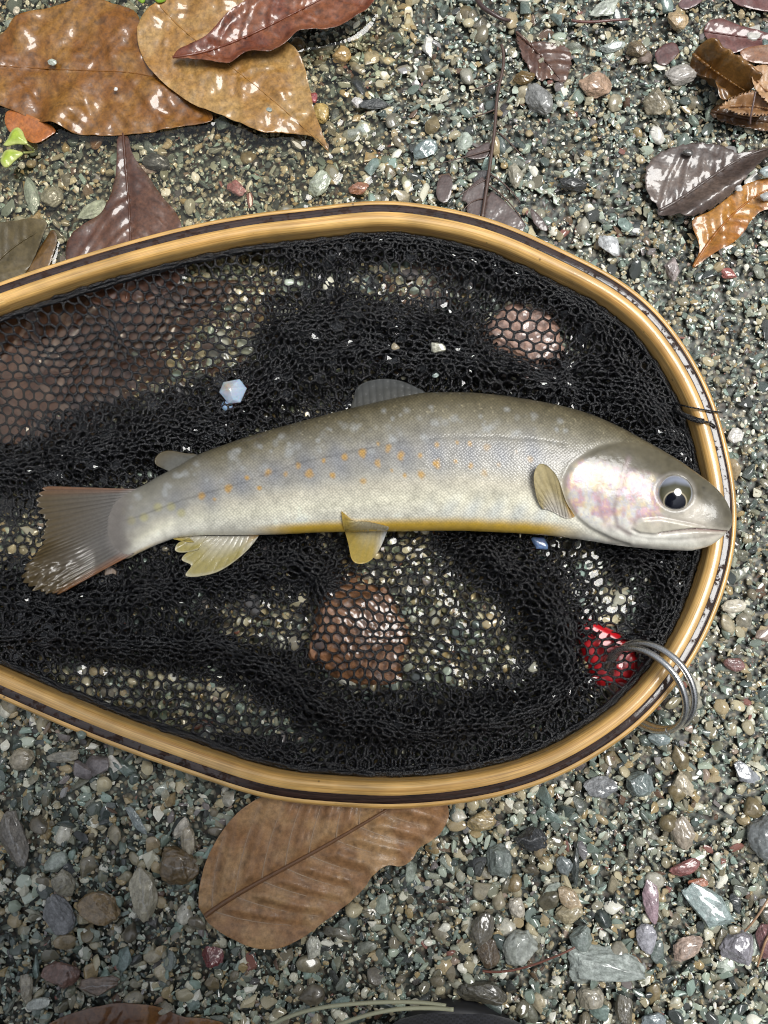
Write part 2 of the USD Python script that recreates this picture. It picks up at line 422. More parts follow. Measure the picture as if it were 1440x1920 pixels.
# ------------------------------------------------------------------ the stones one can point to
# (x, y, length, width in photo pixels, turn in degrees clockwise from +x, colour, faceted 0..1, height factor, lift mm, name, category, label)
GRN, TEA, TAN, OCH, WHT, SLT, PUR, RED, BRN, OLV = (.22, .26, .21), (.22, .33, .30), (.40, .32, .20), (.42, .25, .07), (.62, .59, .50), (.05, .06, .06), (.21, .18, .21), (.24, .07, .06), (.15, .09, .05), (.17, .16, .10)
STONES = [
    (1130, 1812, 150, 68, 3, (.34, .40, .35), .9, .45, 2.5, 'largest pale grey-green stone, pointed at its right end, near the bottom edge'),
    (1328, 1702, 118, 58, 35, (.25, .36, .34), .9, .40, 2.5, 'flat teal slab stone with a slanting pointed right end'),
    (1437, 1572, 76, 76, 0, (.17, .19, .19), .3, .6, 3, 'rounded grey stone with pale flecks cut by the right edge'),
    (934, 1611, 66, 46, 75, (.15, .19, .16), .5, .5, 2.5, 'upright oval grey-green stone left of the glossy black lump'),
    (993, 1572, 66, 48, 15, (.03, .032, .034), .9, .6, 3, 'glossy black angular lump below the hoop'),
    (1212, 1758, 56, 42, 60, (.33, .32, .37), .9, .4, 2, 'pale lilac-grey angular chip above the pink-tan stone'),
    (1287, 1776, 66, 38, -32, (.42, .30, .23), .4, .5, 2.5, 'pinkish tan tapered stone beside the purple-grey stone'),
    (1385, 1772, 66, 58, 20, (.25, .23, .27), .9, .45, 2.5, 'purple-grey angular stone near the right edge'),
    (1434, 1762, 64, 40, 90, (.22, .10, .10), .7, .5, 2.5, 'dull maroon stone cut by the lower right edge'),
    (1285, 1627, 58, 28, -22, (.26, .09, .08), .5, .4, 2.5, 'curved brick-red chip above the orange-red chip'),
    (1309, 1655, 38, 16, 0, (.38, .13, .06), .8, .4, 2.5, 'small flat orange-red chip'),
    (1222, 1690, 82, 30, 78, (.33, .22, .25), .9, .4, 2.5, 'narrow upright lilac-pink streaked stone'),
    (1199, 1470, 54, 46, 10, (.15, .21, .20), .8, .5, 2.5, 'dark teal angular stone under the lower right of the hoop'),
    (1126, 1478, 58, 42, -10, (.19, .20, .21), .9, .5, 2.5, 'grey wedge-shaped stone touching the hoop outer edge'),
    (1280, 1471, 50, 34, 55, (.52, .42, .24), .2, .6, 2.5, 'cream yellow rounded pebble right of the dark teal stone'),
    (1281, 1562, 62, 40, 70, (.36, .28, .18), .3, .5, 2, 'tan upright oval pebble with grey edge'),
    (1400, 1450, 56, 36, 35, (.25, .27, .30), .8, .4, 2, 'blue-grey flat stone below right of the steel ring'),
    (974, 1776, 66, 58, -50, (.32, .35, .29), .3, .5, 2.5, 'pale grey-green rounded stone left of the reddish pine needle'),
    (901, 1742, 68, 46, 110, (.14, .12, .08), .3, .5, 2.5, 'smooth dark olive oval stone'),
    (914, 1786, 60, 42, 80, (.10, .07, .04), .9, .5, 3, 'dark brown angular stone touching the end of the pine needle'),
    (1092, 1757, 52, 46, 60, (.22, .28, .24), .7, .5, 2.5, 'speckled green-grey stone above the largest pale stone'),
    (903, 1857, 92, 42, 12, (.08, .07, .04), .4, .5, 2.5, 'long dark olive stone beside the boot'),
    (1107, 1872, 48, 40, 0, (.36, .31, .20), .3, .6, 2.5, 'round tan pebble right of the boot'),
    (1172, 1894, 56, 34, 90, (.12, .10, .055), .7, .5, 2.5, 'upright dark olive block at the bottom edge'),
    (1226, 1916, 44, 34, 0, (.22, .28, .30), .4, .5, 2, 'blue-grey pebble cut by the bottom edge'),
    (270, 1677, 96, 50, 82, (.44, .38, .22), .3, .5, 3, 'wrinkled cream-yellow stone left of the brown ribbed leaf'),
    (108, 1712, 80, 52, 50, (.20, .20, .20), .95, .35, 2.5, 'flat grey triangular slab at lower left'),
    (186, 1702, 78, 56, 10, (.26, .17, .07), .5, .5, 2.5, 'amber-brown translucent stone beside the flat grey slab'),
    (331, 1622, 82, 62, 20, (.14, .09, .035), .6, .5, 2.5, 'dark amber-brown stone just left of the brown ribbed leaf'),
    (120, 1654, 54, 40, 60, (.30, .26, .15), .6, .5, 2.5, 'tan lump above the flat grey slab'),
    (27, 1572, 104, 50, 75, (.17, .14, .10), .6, .4, 2.5, 'long brown-grey slab standing at the left edge'),
    (341, 1551, 42, 24, -65, (.52, .45, .32), .6, .5, 3, 'small pale cream wedge under the hoop lower edge'),
    (352, 1574, 56, 28, 85, (.40, .32, .18), .2, .6, 2.5, 'slim tan pebble right below the pale cream wedge'),
    (255, 1536, 66, 18, 55, (.19, .25, .24), .9, .4, 2.5, 'thin slanting teal-grey splinter of slate'),
    (396, 1793, 44, 36, 20, (.16, .025, .025), .9, .4, 2.5, 'dark blood-red chip below the brown ribbed leaf'),
    (587, 1778, 42, 28, 100, (.48, .47, .34), .7, .5, 2.5, 'cream chip just under the ribbed leaf bottom tip'),
    (116, 1826, 72, 46, -8, (.17, .085, .06), .5, .5, 2.5, 'speckled maroon-brown stone near the lower left corner'),
    (186, 1848, 78, 34, -5, (.17, .11, .07), .8, .45, 2.5, 'long brown stone above the bottom leaf'),
    (53, 1850, 54, 24, 80, (.34, .28, .16), .4, .6, 2.5, 'slim upright tan pebble near the lower left corner'),
    (73, 1880, 48, 20, -12, (.42, .45, .36), .5, .5, 2.5, 'flat pale greenish chip near the lower left corner'),
    (41, 1425, 46, 40, -20, (.38, .31, .18), .2, .6, 2.5, 'round tan pebble below the hoop at the left edge'),
    (121, 1418, 66, 22, -8, (.28, .25, .17), .4, .5, 2.5, 'long tan-grey pebble below the hoop on the left'),
    (1135, 13, 68, 36, -18, (.42, .46, .35), .8, .4, 2.5, 'pale green slab at the top edge'),
    (1269, 39, 42, 38, 20, (.46, .32, .16), .8, .6, 3, 'ochre triangular stone near the top edge'),
    (1193, 94, 40, 32, 5, (.17, .12, .06), .9, .6, 3, 'brown five-sided stone at the end of a pale teal sliver'),
    (1229, 192, 58, 48, 70, (.30, .24, .12), .6, .7, 3, 'olive-tan block with a small pebble on top'),
    (1277, 140, 60, 42, -15, (.42, .37, .31), .2, .6, 2.5, 'smooth milky stone beside the dried curled leaf'),
    (1116, 160, 66, 50, 10, (.42, .27, .17), .5, .5, 2.5, 'lobed pinkish tan stone in the upper gravel'),
    (1011, 188, 70, 50, 65, (.24, .24, .22), .5, .55, 2.5, 'clear grey rounded stone above the leaf skeleton'),
    (982, 147, 42, 28, -10, (.15, .09, .02), .2, .6, 2.5, 'glossy dark amber pebble touching the brown toothed leaf'),
    (1151, 87, 56, 18, -12, (.36, .42, .36), .8, .5, 2.5, 'pale teal sliver left of the five-sided brown stone'),
    (797, 282, 52, 36, -35, (.17, .25, .24), .2, .6, 2.5, 'smooth teal oval stone above the hoop top'),
    (1076, 347, 60, 28, 10, (.035, .036, .033), .9, .5, 3, 'black faceted slab in the gravel right of the leaf skeleton'),
    (966, 332, 50, 28, 80, (.36, .32, .20), .2, .6, 2.5, 'upright tan pebble beside the leaf skeleton rib'),
    (1142, 461, 56, 32, 45, (.44, .46, .46), .8, .4, 2.5, 'white-grey slanted flake right of the hoop'),
    (1261, 505, 48, 26, 75, (.28, .21, .19), .7, .5, 2.5, 'pinkish grey chip below the orange leaf point'),
    (1365, 513, 34, 24, 25, (.36, .10, .08), .8, .5, 2.5, 'bright red chip near the right edge'),
    (1376, 818, 30, 30, 0, (.60, .57, .50), .2, .4, 3, 'round whitish shell-like disc right of the hoop'),
    (1376, 1137, 46, 26, -8, (.58, .52, .36), .1, .5, 3, 'cream teardrop pebble touching the hoop on the right'),
    (640, 97, 38, 36, 0, (.40, .25, .08), .2, .6, 2, 'round ochre pebble right of the red-brown leaf'),
    (602, 209, 44, 34, 60, (.46, .31, .08), .3, .6, 2.5, 'golden speckled pebble at the tan leaf edge'),
    (586, 178, 24, 18, 85, (.36, .07, .07), .9, .5, 3, 'small square crimson chip at the tan leaf edge'),
    (670, 191, 24, 20, 30, (.64, .59, .54), .2, .6, 2.5, 'small white pebble left of the dark slate bar'),
    (703, 195, 64, 22, -4, (.05, .055, .05), .5, .4, 2, 'dark slate bar lying right of the white pebble'),
    (441, 345, 44, 28, 25, (.31, .12, .12), .9, .4, 2.5, 'rose-red flat chip in the shallow water'),
    (288, 295, 54, 34, 8, (.085, .09, .085), .2, .6, 2.5, 'dark smooth oval pebble in the shallow water'),
    (170, 385, 70, 36, -22, (.38, .46, .34), .8, .4, 3, 'rough pale green flake beside the maroon leaf'),
    (88, 359, 48, 40, -50, (.26, .25, .16), .2, .5, 2, 'round flat olive pebble under the water glint'),
    (50, 358, 78, 28, 75, (.25, .33, .26), .3, .5, 2, 'long teal pebble near the left edge'),
    (599, 340, 60, 40, -50, (.34, .39, .24), .7, .5, 2.5, 'pale moss-green stone just above the hoop'),
    (673, 353, 42, 25, -12, (.33, .14, .07), .5, .6, 2.5, 'rust-red rounded pebble touching the hoop top'),
    (413, 222, 32, 30, 20, (.18, .27, .24), .8, .6, 4, 'teal stone poking up between the two big leaves'),
    (13, 35, 28, 18, 10, (.28, .38, .36), .2, .6, 3, 'pale teal pebble at the upper left corner'),
    (23, 9, 14, 18, 10, (.62, .58, .52), .2, .6, 3, 'tiny white pebble at the upper left corner'),
    (1377, 1245, 40, 26, 20, (.20, .09, .08), .7, .5, 2.5, 'purple-red chip right of the steel ring'),
    (1236, 1386, 42, 26, 10, (.20, .28, .28), .3, .5, 2.5, 'teal pebble just below the steel ring'),
    (1066, 1685, 56, 34, 40, (.42, .31, .18), .5, .5, 2.5, 'tan slanted stone above the pale grey-green rounded stone'),
    (1067, 1712, 50, 34, -15, (.42, .33, .14), .6, .5, 2.5, 'golden-tan block in the lower middle gravel'),
    (968, 1700, 38, 28, 80, (.50, .43, .30), .4, .6, 2.5, 'upright cream pebble left of the golden-tan block'),
    (902, 1540, 50, 36, -20, (.38, .28, .12), .6, .5, 2.5, 'yellow-tan lump beside the ribbed leaf tip'),
    (1079, 1620, 16, 90, 3, (.045, .06, .05), .9, .5, 2.5, 'thin black slate needle standing upright'),
    (1058, 1622, 36, 30, 60, (.16, .20, .20), .4, .5, 2.5, 'blue-grey egg-shaped pebble left of the slate needle'),
]
stone_group = 'distinct stones lying in the gravel'


def stone_at(px, py, L, Wd, deg, col, facet, hf, lift, label, name='stone', category='stone', mat=None, seed=None, zbase=None, group=stone_group, level=4):
    c = P(px, py, .003)
    sd = int(px * 7 + py * 13) if seed is None else seed
    v, f = rock_shape(sd, level, int(5 + 9 * facet), .80 - .20 * facet, .13 - .05 * facet, 1, 1, 1)
    det = (fbm(v * 3 + sd % 97, 4, sd)[:, None] - .5) * .24 + (fbm(v * 11 + sd % 97, 2, sd + 1)[:, None] - .5) * .08
    v = v * (1 + det)
    hgt = hf * min(L, Wd) * PXM * .5 * 1.15
    v = v * [L * PXM / 2, Wd * PXM / 2, hgt]
    t = math.radians(-deg)
    Rm = np.array([[math.cos(t), -math.sin(t), 0], [math.sin(t), math.cos(t), 0], [0, 0, 1]])
    v = v @ Rm.T
    zb = hx(c[0], c[1]) if zbase is None else zbase
    ctr = np.array([c[0], c[1], zb + lift * .001 * .75])
    base = np.asarray(col, float); lum = base.mean(); sat = .62 if base[0] < 1.35 * base[1] else .88
    base = (lum + (base - lum) * sat) * .95
    nz = fbm(v * 900 * (1, 1, 2.5) + sd % 31, 3, sd)
    cc = base[None] * (1 + .8 * (nz[:, None] - .5)) + (noise(v * 1400 + sd)[:, None] > .86) * .06
    vein = np.exp(-(np.abs((v @ [math.cos(sd), math.sin(sd), .3]) / (.25 * L * PXM) + .6 * fbm(v * 300, 2, sd) - .3) / .035) ** 2) * (sd % 3 == 0)
    cc = cc * (1 - .5 * vein[:, None]) + .22 * vein[:, None]
    return obj(name, (v + ctr, f), mat or (mat_pebble if facet < .35 else mat_stone), None, smooth=True, col=cc, origin=ctr, label=label, category=category, group=group)


for S_ in STONES:
    stone_at(*S_)
under = [((670, 1190), 268, 190, 62, (.27, .115, .04), .9, 'stone', 'large rust-brown stone seen through the net below the pelvic fin'),
         ((985, 628), 160, 120, 25, (.42, .24, .17), .4, 'stone', 'pinkish tan stone seen through the net at upper right'),
         ((950, 690), 96, 64, 30, (.33, .34, .17), .4, 'stone', 'yellow-green stone seen through the net next to the pinkish stone')]
for (c_, L_, W_, d_, col_, fc_, nm_, lb_) in under:
    c0 = P(*c_, .002)
    stone_at(c_[0], c_[1], L_, W_, d_, col_, fc_, .32, .6, lb_, zbase=hx(c0[0], c0[1]), group='stones lying under the net', level=5)

# ------------------------------------------------------------------ landing net: laminated hoop
bamboo = usdkit.material(stage, '/World/Looks/bamboo', {
    'uv': ('uvmap', {'attribute': 'st'}), 'm': ('mapping', {'scale': (9.0, 900.0, 1.0)}), 'n': ('noise_texture', {'scale': 1.0, 'detail': 5.0, 'roughness': .6}),
    'm2': ('mapping', {'scale': (55.0, 3200.0, 1.0)}), 'n2': ('noise_texture', {'scale': 1.0, 'detail': 3.0}),
    'r': ('rgb_ramp', {'ramp': [(.25, (.42, .20, .050)), (.45, (.62, .355, .105)), (.6, (.74, .465, .16)), (.8, (.80, .56, .24))]}),
    'r2': ('map_range', {'from_min': .3, 'from_max': .6, 'to_min': .62, 'to_max': 1.08, 'clamp': True}),
    'g': ('geometry', {}), 'n3': ('noise_texture', {'scale': 60.0, 'detail': 3.0}), 'r3': ('map_range', {'from_min': .35, 'from_max': .65, 'to_min': .78, 'to_max': 1.12}),
    'v': ('voronoi_texture', {'scale': 95.0}), 'r4': ('map_range', {'from_min': .03, 'from_max': .06, 'to_min': .12, 'to_max': 1.0, 'clamp': True}),
    'x': ('mix_color', {'blend_type': 'multiply', 'fac': 1.0, 'use_clamp': False}), 'y': ('mix_color', {'blend_type': 'multiply', 'fac': 1.0, 'use_clamp': False}), 'z': ('mix_color', {'blend_type': 'multiply', 'fac': .75, 'use_clamp': False}),
    'b': ('bump', {'strength': .25, 'distance': .0002}), 'p': ('principled_bsdf', {'roughness': .38, 'coat_weight': .7, 'coat_roughness': .10})},
    [('uv.UV', 'm.vector'), ('m.vector', 'n.vector'), ('uv.UV', 'm2.vector'), ('m2.vector', 'n2.vector'), ('n.fac', 'r.fac'), ('n2.fac', 'r2.value'), ('g.position', 'n3.vector'), ('n3.fac', 'r3.value'), ('g.position', 'v.vector'), ('v.distance', 'r4.value'),
     ('r.color', 'x.a'), ('r2.result', 'x.b'), ('x.result', 'y.a'), ('r3.result', 'y.b'), ('y.result', 'z.a'), ('r4.result', 'z.b'), ('z.result', 'p.base_color'), ('n2.fac', 'b.height'), ('b.normal', 'p.normal')], surface='p.BSDF')
walnut = usdkit.material(stage, '/World/Looks/dark_wet_wood', {
    'uv': ('uvmap', {'attribute': 'st'}), 'm': ('mapping', {'scale': (90.0, 1500.0, 1.0)}), 'n': ('noise_texture', {'scale': 1.0, 'detail': 4.0, 'roughness': .65}),
    'g': ('geometry', {}), 'nw': ('noise_texture', {'scale': 240.0, 'detail': 5.0, 'roughness': .7}),
    'r': ('rgb_ramp', {'ramp': [(.35, (.012, .006, .004)), (.65, (.05, .025, .018))]}), 'rw': ('map_range', {'from_min': .42, 'from_max': .47, 'to_min': 0.0, 'to_max': 1.0, 'clamp': True}),
    'b': ('bump', {'strength': .6, 'distance': .0005}), 'p': ('principled_bsdf', {'roughness': .5, 'specular_ior_level': .15, 'coat_roughness': .07, 'coat_ior': 1.48}),
    'b2': ('bump', {'strength': .14, 'distance': .0003})},
    [('uv.UV', 'm.vector'), ('m.vector', 'n.vector'), ('g.position', 'nw.vector'), ('n.fac', 'r.fac'), ('r.color', 'p.base_color'), ('nw.fac', 'rw.value'), ('rw.result', 'p.coat_weight'), ('n.fac', 'b.height'), ('b.normal', 'p.normal'), ('n.fac', 'b2.height'), ('b2.normal', 'p.coat_normal')], surface='p.BSDF')
ring_c = P(HOOP_PX[:, 0], HOOP_PX[:, 1], .0168)[:, :2]
path = spline(ring_c, 720, closed=True)
for _ in range(14):
    path = (np.roll(path, 1, 0) + np.roll(path, -1, 0) + 2 * path) / 4
tan_ = np.roll(path, -1, 0) - np.roll(path, 1, 0); tan_ /= np.linalg.norm(tan_, axis=1, keepdims=True)
out_n = np.c_[tan_[:, 1], -tan_[:, 0]]
if ((path + out_n * .01 - path.mean(0)) ** 2).sum() < ((path - path.mean(0)) ** 2).sum():
    out_n = -out_n
arc = np.r_[0, np.cumsum(np.linalg.norm(np.diff(np.vstack([path, path[:1]]), axis=0), axis=1))]
HOOP_LIFT = .0004
net = thing('landing_net', 'wooden landing net hoop of yellow bamboo with a dark inlay and black net bag', 'landing net', at=(0, 0, 0))


def sweep(profile, name, mat, dense=7, seed=0):
    """profile: closed polygon (radial mm outward, height mm); swept round the hoop."""
    pr = np.asarray(profile, float)
    pr = spline(pr, len(pr) * dense, closed=True) if dense > 1 else pr
    k, n = len(pr), len(path)
    wob = 1 + .03 * (fbm(np.c_[path * 30, np.full(n, seed)], 2, seed) - .5)
    v = np.zeros((n + 1, k, 3))
    pp, nn, ww = np.vstack([path, path[:1]]), np.vstack([out_n, out_n[:1]]), np.r_[wob, wob[:1]]
    v[..., :2] = pp[:, None] + nn[:, None] * (pr[None, :, :1] * .001 * ww[:, None, None])
    v[..., 2] = pr[None, :, 1] * .001 + HOOP_LIFT
    per = np.r_[0, np.cumsum(np.linalg.norm(np.diff(pr, axis=0), axis=1))] * .001
    uv = np.stack(np.meshgrid(arc, per, indexing='ij'), -1).reshape(-1, 2)
    i = np.arange((n + 1) * k).reshape(n + 1, k); j = np.roll(i, -1, 1)
    f = np.stack([i[:-1], j[:-1], j[1:], i[1:]], -1).reshape(-1, 4)
    f = np.vstack([f[:, [0, 1, 2]], f[:, [0, 2, 3]]])
    vv = v.reshape(-1, 3)
    tri = vv[f]
    if (np.einsum('ij,ij->i', np.cross(tri[:, 1] - tri[:, 0], tri[:, 2] - tri[:, 0]), tri.mean(1) - np.r_[path.mean(0), .01])).sum() < 0:
        f = f[:, ::-1]
    return obj(name, (vv, f), mat, net, smooth=True, uv=uv)


sweep([(-1.5, 16.0), (-2.4, 16.3), (-4.6, 16.15), (-5.7, 15.2), (-6.25, 12.5), (-6.4, 9.5), (-6.2, 6.6), (-5.3, 4.6), (-3.6, 3.9), (-2.1, 4.0), (-1.65, 6), (-1.65, 12)], 'inner_bamboo_band', bamboo, seed=3)
sweep([(-1.6, 15.9), (-.95, 16.0), (.1, 16.0), (1.0, 15.9), (1.6, 15.6), (1.7, 12), (1.7, 6), (1.4, 4.1), (0, 3.9), (-1.4, 4.1), (-1.7, 6), (-1.7, 12)], 'dark_wood_inlay', walnut, seed=3)
sweep([(1.5, 15.5), (2.3, 15.75), (3.1, 15.3), (3.7, 13.8), (4.0, 11.0), (4.0, 8.5), (3.7, 6.2), (3.0, 4.4), (2.1, 3.9), (1.65, 5.5), (1.65, 9), (1.65, 12.5)], 'outer_bamboo_band', bamboo, seed=3)

# ------------------------------------------------------------------ the fish: outline first (the net has to lie under it)
TOPL = [(196, 938), (215, 930), (235, 922), (262, 913), (300, 892), (335, 874), (372, 853), (420, 835), (480, 815), (540, 798), (600, 782), (650, 769), (700, 757), (760, 744), (800, 738), (860, 737), (920, 741), (980, 749), (1040, 760),
        (1100, 776), (1150, 797), (1200, 823), (1250, 851), (1300, 884), (1330, 907), (1350, 928), (1363, 949), (1369, 966), (1371, 978)]
BOTL = [(196, 1040), (215, 1047), (235, 1048), (262, 1036), (300, 1019), (340, 1007), (400, 1003), (480, 1003), (540, 1001), (600, 998), (650, 997), (700, 996), (760, 996), (820, 995), (860, 995), (920, 997), (980, 1000), (1040, 1005), (1100, 1013),
        (1150, 1021), (1200, 1027), (1250, 1031), (1290, 1032), (1320, 1027), (1342, 1016), (1355, 1005), (1364, 996), (1369, 988), (1371, 980)]
ftop, fbot = PchipInterpolator(*np.array(TOPL, float).T), PchipInterpolator(*np.array(BOTL, float).T)
fz = PchipInterpolator([196, 300, 500, 800, 1100, 1250, 1371], [.0075, .0105, .0150, .0195, .0215, .0235, .0255])
fratio = PchipInterpolator([196, 260, 420, 700, 1000, 1150, 1300, 1371], [.14, .36, .56, .63, .62, .58, .60, .9])


def fish_under(x, y):
    """Height of the fish's underside above (x, y), or a large number beside it."""
    q = PX(np.c_[x, y, np.full(len(x), .012)])
    px = np.clip(q[:, 0], 197, 1370)
    t, b = ftop(px), fbot(px)
    H = (b - t) / 2
    u = (q[:, 1] - (t + b) / 2) / (H + 3)
    ok = (np.abs(u) < 1) & (q[:, 0] > 190) & (q[:, 0] < 1372)
    z = fz(px) - H * PXM * fratio(px) * np.sqrt(np.clip(1 - u ** 2, 0, 1))
    tail = (q[:, 0] > 40) & (q[:, 0] <= 230) & (q[:, 1] > 905) & (q[:, 1] < 1105)
    return np.where(ok, z - .0007, np.where(tail, .0052, 1.0))


# ------------------------------------------------------------------ landing net: the bag
cord_mat = usdkit.material(stage, '/World/Looks/wet_black_cord', {
    'tc': ('geometry', {}), 'n': ('noise_texture', {'scale': 1900.0, 'detail': 3.0}), 'b': ('bump', {'strength': 1.0, 'distance': .0007}),
    'p': ('principled_bsdf', {'base_color': (.0022, .0022, .0032), 'roughness': .5, 'specular_ior_level': .12, 'coat_weight': 1.0, 'coat_roughness': .05, 'coat_ior': 1.55})},
    [('tc.position', 'n.vector'), ('n.fac', 'b.height'), ('b.normal', 'p.normal'), ('b.normal', 'p.coat_normal')], surface='p.BSDF')
FOLDS = [([(-300, 900), (0, 880), (250, 835), (420, 785), (560, 705), (680, 668), (800, 690), (950, 705), (1090, 735), (1200, 775), (1290, 850)], 78, .0060),
         ([(540, 640), (640, 605), (720, 610), (800, 640), (880, 660)], 85, .0080),
         ([(-300, 1080), (60, 1125), (200, 1120), (330, 1085), (470, 1060), (560, 1050), (600, 1080)], 66, .0050),
         ([(-300, 1170), (0, 1195), (130, 1190), (260, 1205), (420, 1205), (540, 1265), (640, 1345), (760, 1365), (880, 1350), (1000, 1325), (1090, 1275)], 66, .0075),
         ([(900, 1020), (960, 1070), (1020, 1120), (1050, 1190), (1070, 1260)], 80, .0070),
         ([(560, 470), (640, 470), (760, 462), (900, 500), (1060, 560), (1150, 650), (1220, 740), (1275, 830)], 52, .0060),
         ([(1180, 1040), (1250, 1060), (1265, 1130), (1225, 1190)], 52, .0050),
         ([(380, 1350), (560, 1420), (700, 1440), (900, 1430), (1050, 1390)], 34, .0040),
         ([(1060, 700), (1130, 690), (1190, 720)], 60, .0060)]
OPEN = [((300, 640), 250, 75, -10), ((985, 635), 85, 62, 20), ((680, 1190), 100, 118, 0), ((860, 1185), 85, 95, 0), ((470, 1175), 70, 40, 20), ((330, 1320), 230, 50, 18), ((740, 530), 80, 45, 0), ((1130, 1235), 60, 55, 0), ((1170, 1310), 60, 60, 0)]


def density(q):
    d = np.zeros(len(q))
    for line, w, h in FOLDS:
        s_, _, _ = seg_dist(q, line)
        d = np.maximum(d, np.exp(-(s_ / w) ** 2))
    for (cx, cy), a, b, deg in OPEN:
        t = math.radians(deg)
        u, v = (q[:, 0] - cx) * math.cos(t) + (q[:, 1] - cy) * math.sin(t), -(q[:, 0] - cx) * math.sin(t) + (q[:, 1] - cy) * math.cos(t)
        d *= 1 - .9 * np.exp(-((u / a) ** 2 + (v / b) ** 2) ** 2)
    return d


inner_px = PX(np.c_[path - out_n * .0066, np.full(len(path), .0095)])
inner_poly = Polygon(path - out_n * .0068)


FILMS = []


def honeycomb(pitch, turn, seed, warp, squash, lift, low):
    """Nodes and cords of one layer of the bag, in photo-ground pixels first, then draped."""
    rg = np.random.default_rng(seed)
    a = pitch
    I, J = np.meshgrid(np.arange(-130, 131), np.arange(-130, 131), indexing='ij')
    c = np.stack([a * (I + J / 2), a * J * math.sqrt(3) / 2], -1).reshape(-1, 2)
    A, B = c + [0, a / math.sqrt(3)], c + [a / 2, a / math.sqrt(3) / 2]
    q = np.vstack([A, B])
    q[:, 1] *= squash
    t = math.radians(turn)
    q = q @ np.array([[math.cos(t), math.sin(t)], [-math.sin(t), math.cos(t)]]) + [560, 950]
    q = q[(q[:, 0] > -480) & (q[:, 0] < 1480) & (q[:, 1] > 300) & (q[:, 1] < 1600)]
    un = q.copy()
    un[:, 1] = q[:, 1]
    tree_pts = q @ np.array([[math.cos(t), -math.sin(t)], [math.sin(t), math.cos(t)]])
    tree_pts[:, 1] /= squash
    pairs = cKDTree(tree_pts).query_pairs(a / math.sqrt(3) * 1.08, output_type='ndarray')
    for line, w, h in FOLDS:                                       # gather the cloth towards each fold
        s_, al, vec = seg_dist(q, line)
        ww = w * .8
        q = q - vec * (1.35 * warp * np.exp(-(s_ / ww) ** 2))[:, None]
    for sc, am in ((90, 13), (40, 3.5), (16, .6)):
        q = q + am * 2 * np.stack([fbm(np.c_[q / sc, np.full(len(q), seed + 1)], 2, seed) - .5, fbm(np.c_[q / sc, np.full(len(q), seed + 9)], 2, seed + 3) - .5], 1)
    q = q + rg.normal(0, .45, q.shape)
    D = density(q)
    w0 = P(q[:, 0], q[:, 1], .004)[:, :2]
    pts = shapely.points(w0)
    ins = shapely.contains(inner_poly, pts)
    edge = shapely.distance(pts, inner_poly.exterior)
    keep = ins & (D > low)
    fold = np.zeros(len(q))
    for line, w, h in FOLDS:
        s_, al, _ = seg_dist(q, line)
        fold = np.maximum(fold, 1.25 * h * np.exp(-(s_ / (w * .6)) ** 2) * (.45 + .9 * fbm(np.c_[q / 60, np.full(len(q), 2.5)], 2, 31)))
    wr = (fbm(np.c_[q / 26, np.full(len(q), seed)], 2, seed + 40) - .5)
    z = hx(w0[:, 0], w0[:, 1]) + .0020 + hump(w0[:, 0], w0[:, 1]) + fold + wr * (.0014 + .0050 * D) + lift * D
    rim = 1 - sm(edge, 0, .014)
    z = z * (1 - rim) + (.0088 + lift * .5 + .002 * wr) * rim
    z = np.minimum(z, fish_under(w0[:, 0], w0[:, 1]) + lift * .2)
    z = np.maximum(z, hx(w0[:, 0], w0[:, 1]) + .0003)
    X = np.c_[w0, z]
    ok = keep[pairs[:, 0]] & keep[pairs[:, 1]]
    pairs = pairs[ok]
    L = np.linalg.norm(X[pairs[:, 0]] - X[pairs[:, 1]], axis=1)
    cc_ = c * [1, squash] @ np.array([[math.cos(t), math.sin(t)], [-math.sin(t), math.cos(t)]]) + [560, 950]
    cc_ = cc_[(cc_[:, 0] > -450) & (cc_[:, 0] < 1450) & (cc_[:, 1] > 330) & (cc_[:, 1] < 1570)] @ np.array([[math.cos(t), -math.sin(t)], [math.sin(t), math.cos(t)]])
    cc_[:, 1] /= squash
    cells = cKDTree(tree_pts).query(cc_, k=6, distance_upper_bound=a / math.sqrt(3) * 1.08)[1]
    cells = cells[(cells < len(q)).all(1)]
    cells = cells[keep[cells].all(1)]
    FILMS.append((X, cells, D))
    return X, pairs[L < pitch * PXM * 1.6], rg


def cords(X, pairs, rg, r_node, r_mid, sides=5):
    a, b = X[pairs[:, 0]], X[pairs[:, 1]]
    n = len(a)
    d = b - a; L = np.linalg.norm(d, axis=1, keepdims=True); t = d / np.maximum(L, 1e-9)
    s1 = np.cross(t, [0, 0, 1.0]); s1 /= np.maximum(np.linalg.norm(s1, axis=1, keepdims=True), 1e-9)
    s2 = np.cross(s1, t)
    sag = rg.normal(0, .045, (n, 1)) * L * s1 + rg.normal(.02, .05, (n, 1)) * L * s2
    st = [(-.04, 1.0), (.22, .80), (.5, .62), (.78, .80), (1.04, 1.0)]
    th = np.linspace(0, 2 * np.pi, sides, endpoint=False)
    rn = r_node * rg.uniform(.8, 1.25, (n, 1))
    v = np.zeros((n, len(st), sides, 3))
    for k, (u, w) in enumerate(st):
        c = a + d * u + sag * (4 * u * (1 - u))
        rr = rn * w * (r_mid / r_node / .62 if k == 2 else 1)
        v[:, k] = c[:, None] + rr[:, None] * (np.cos(th)[None, :, None] * s1[:, None] + np.sin(th)[None, :, None] * s2[:, None])
    base = np.arange(n)[:, None] * len(st) * sides
    i = np.arange(len(st) * sides).reshape(len(st), sides); j = np.roll(i, -1, 1)
    f = np.stack([i[:-1], j[:-1], j[1:], i[1:]], -1).reshape(-1, 4)
    f = np.vstack([f[:, [0, 1, 2]], f[:, [0, 2, 3]]])
    F = (base[:, :, None] + f[None].reshape(1, -1, 3)).reshape(-1, 3)
    return v.reshape(-1, 3), F


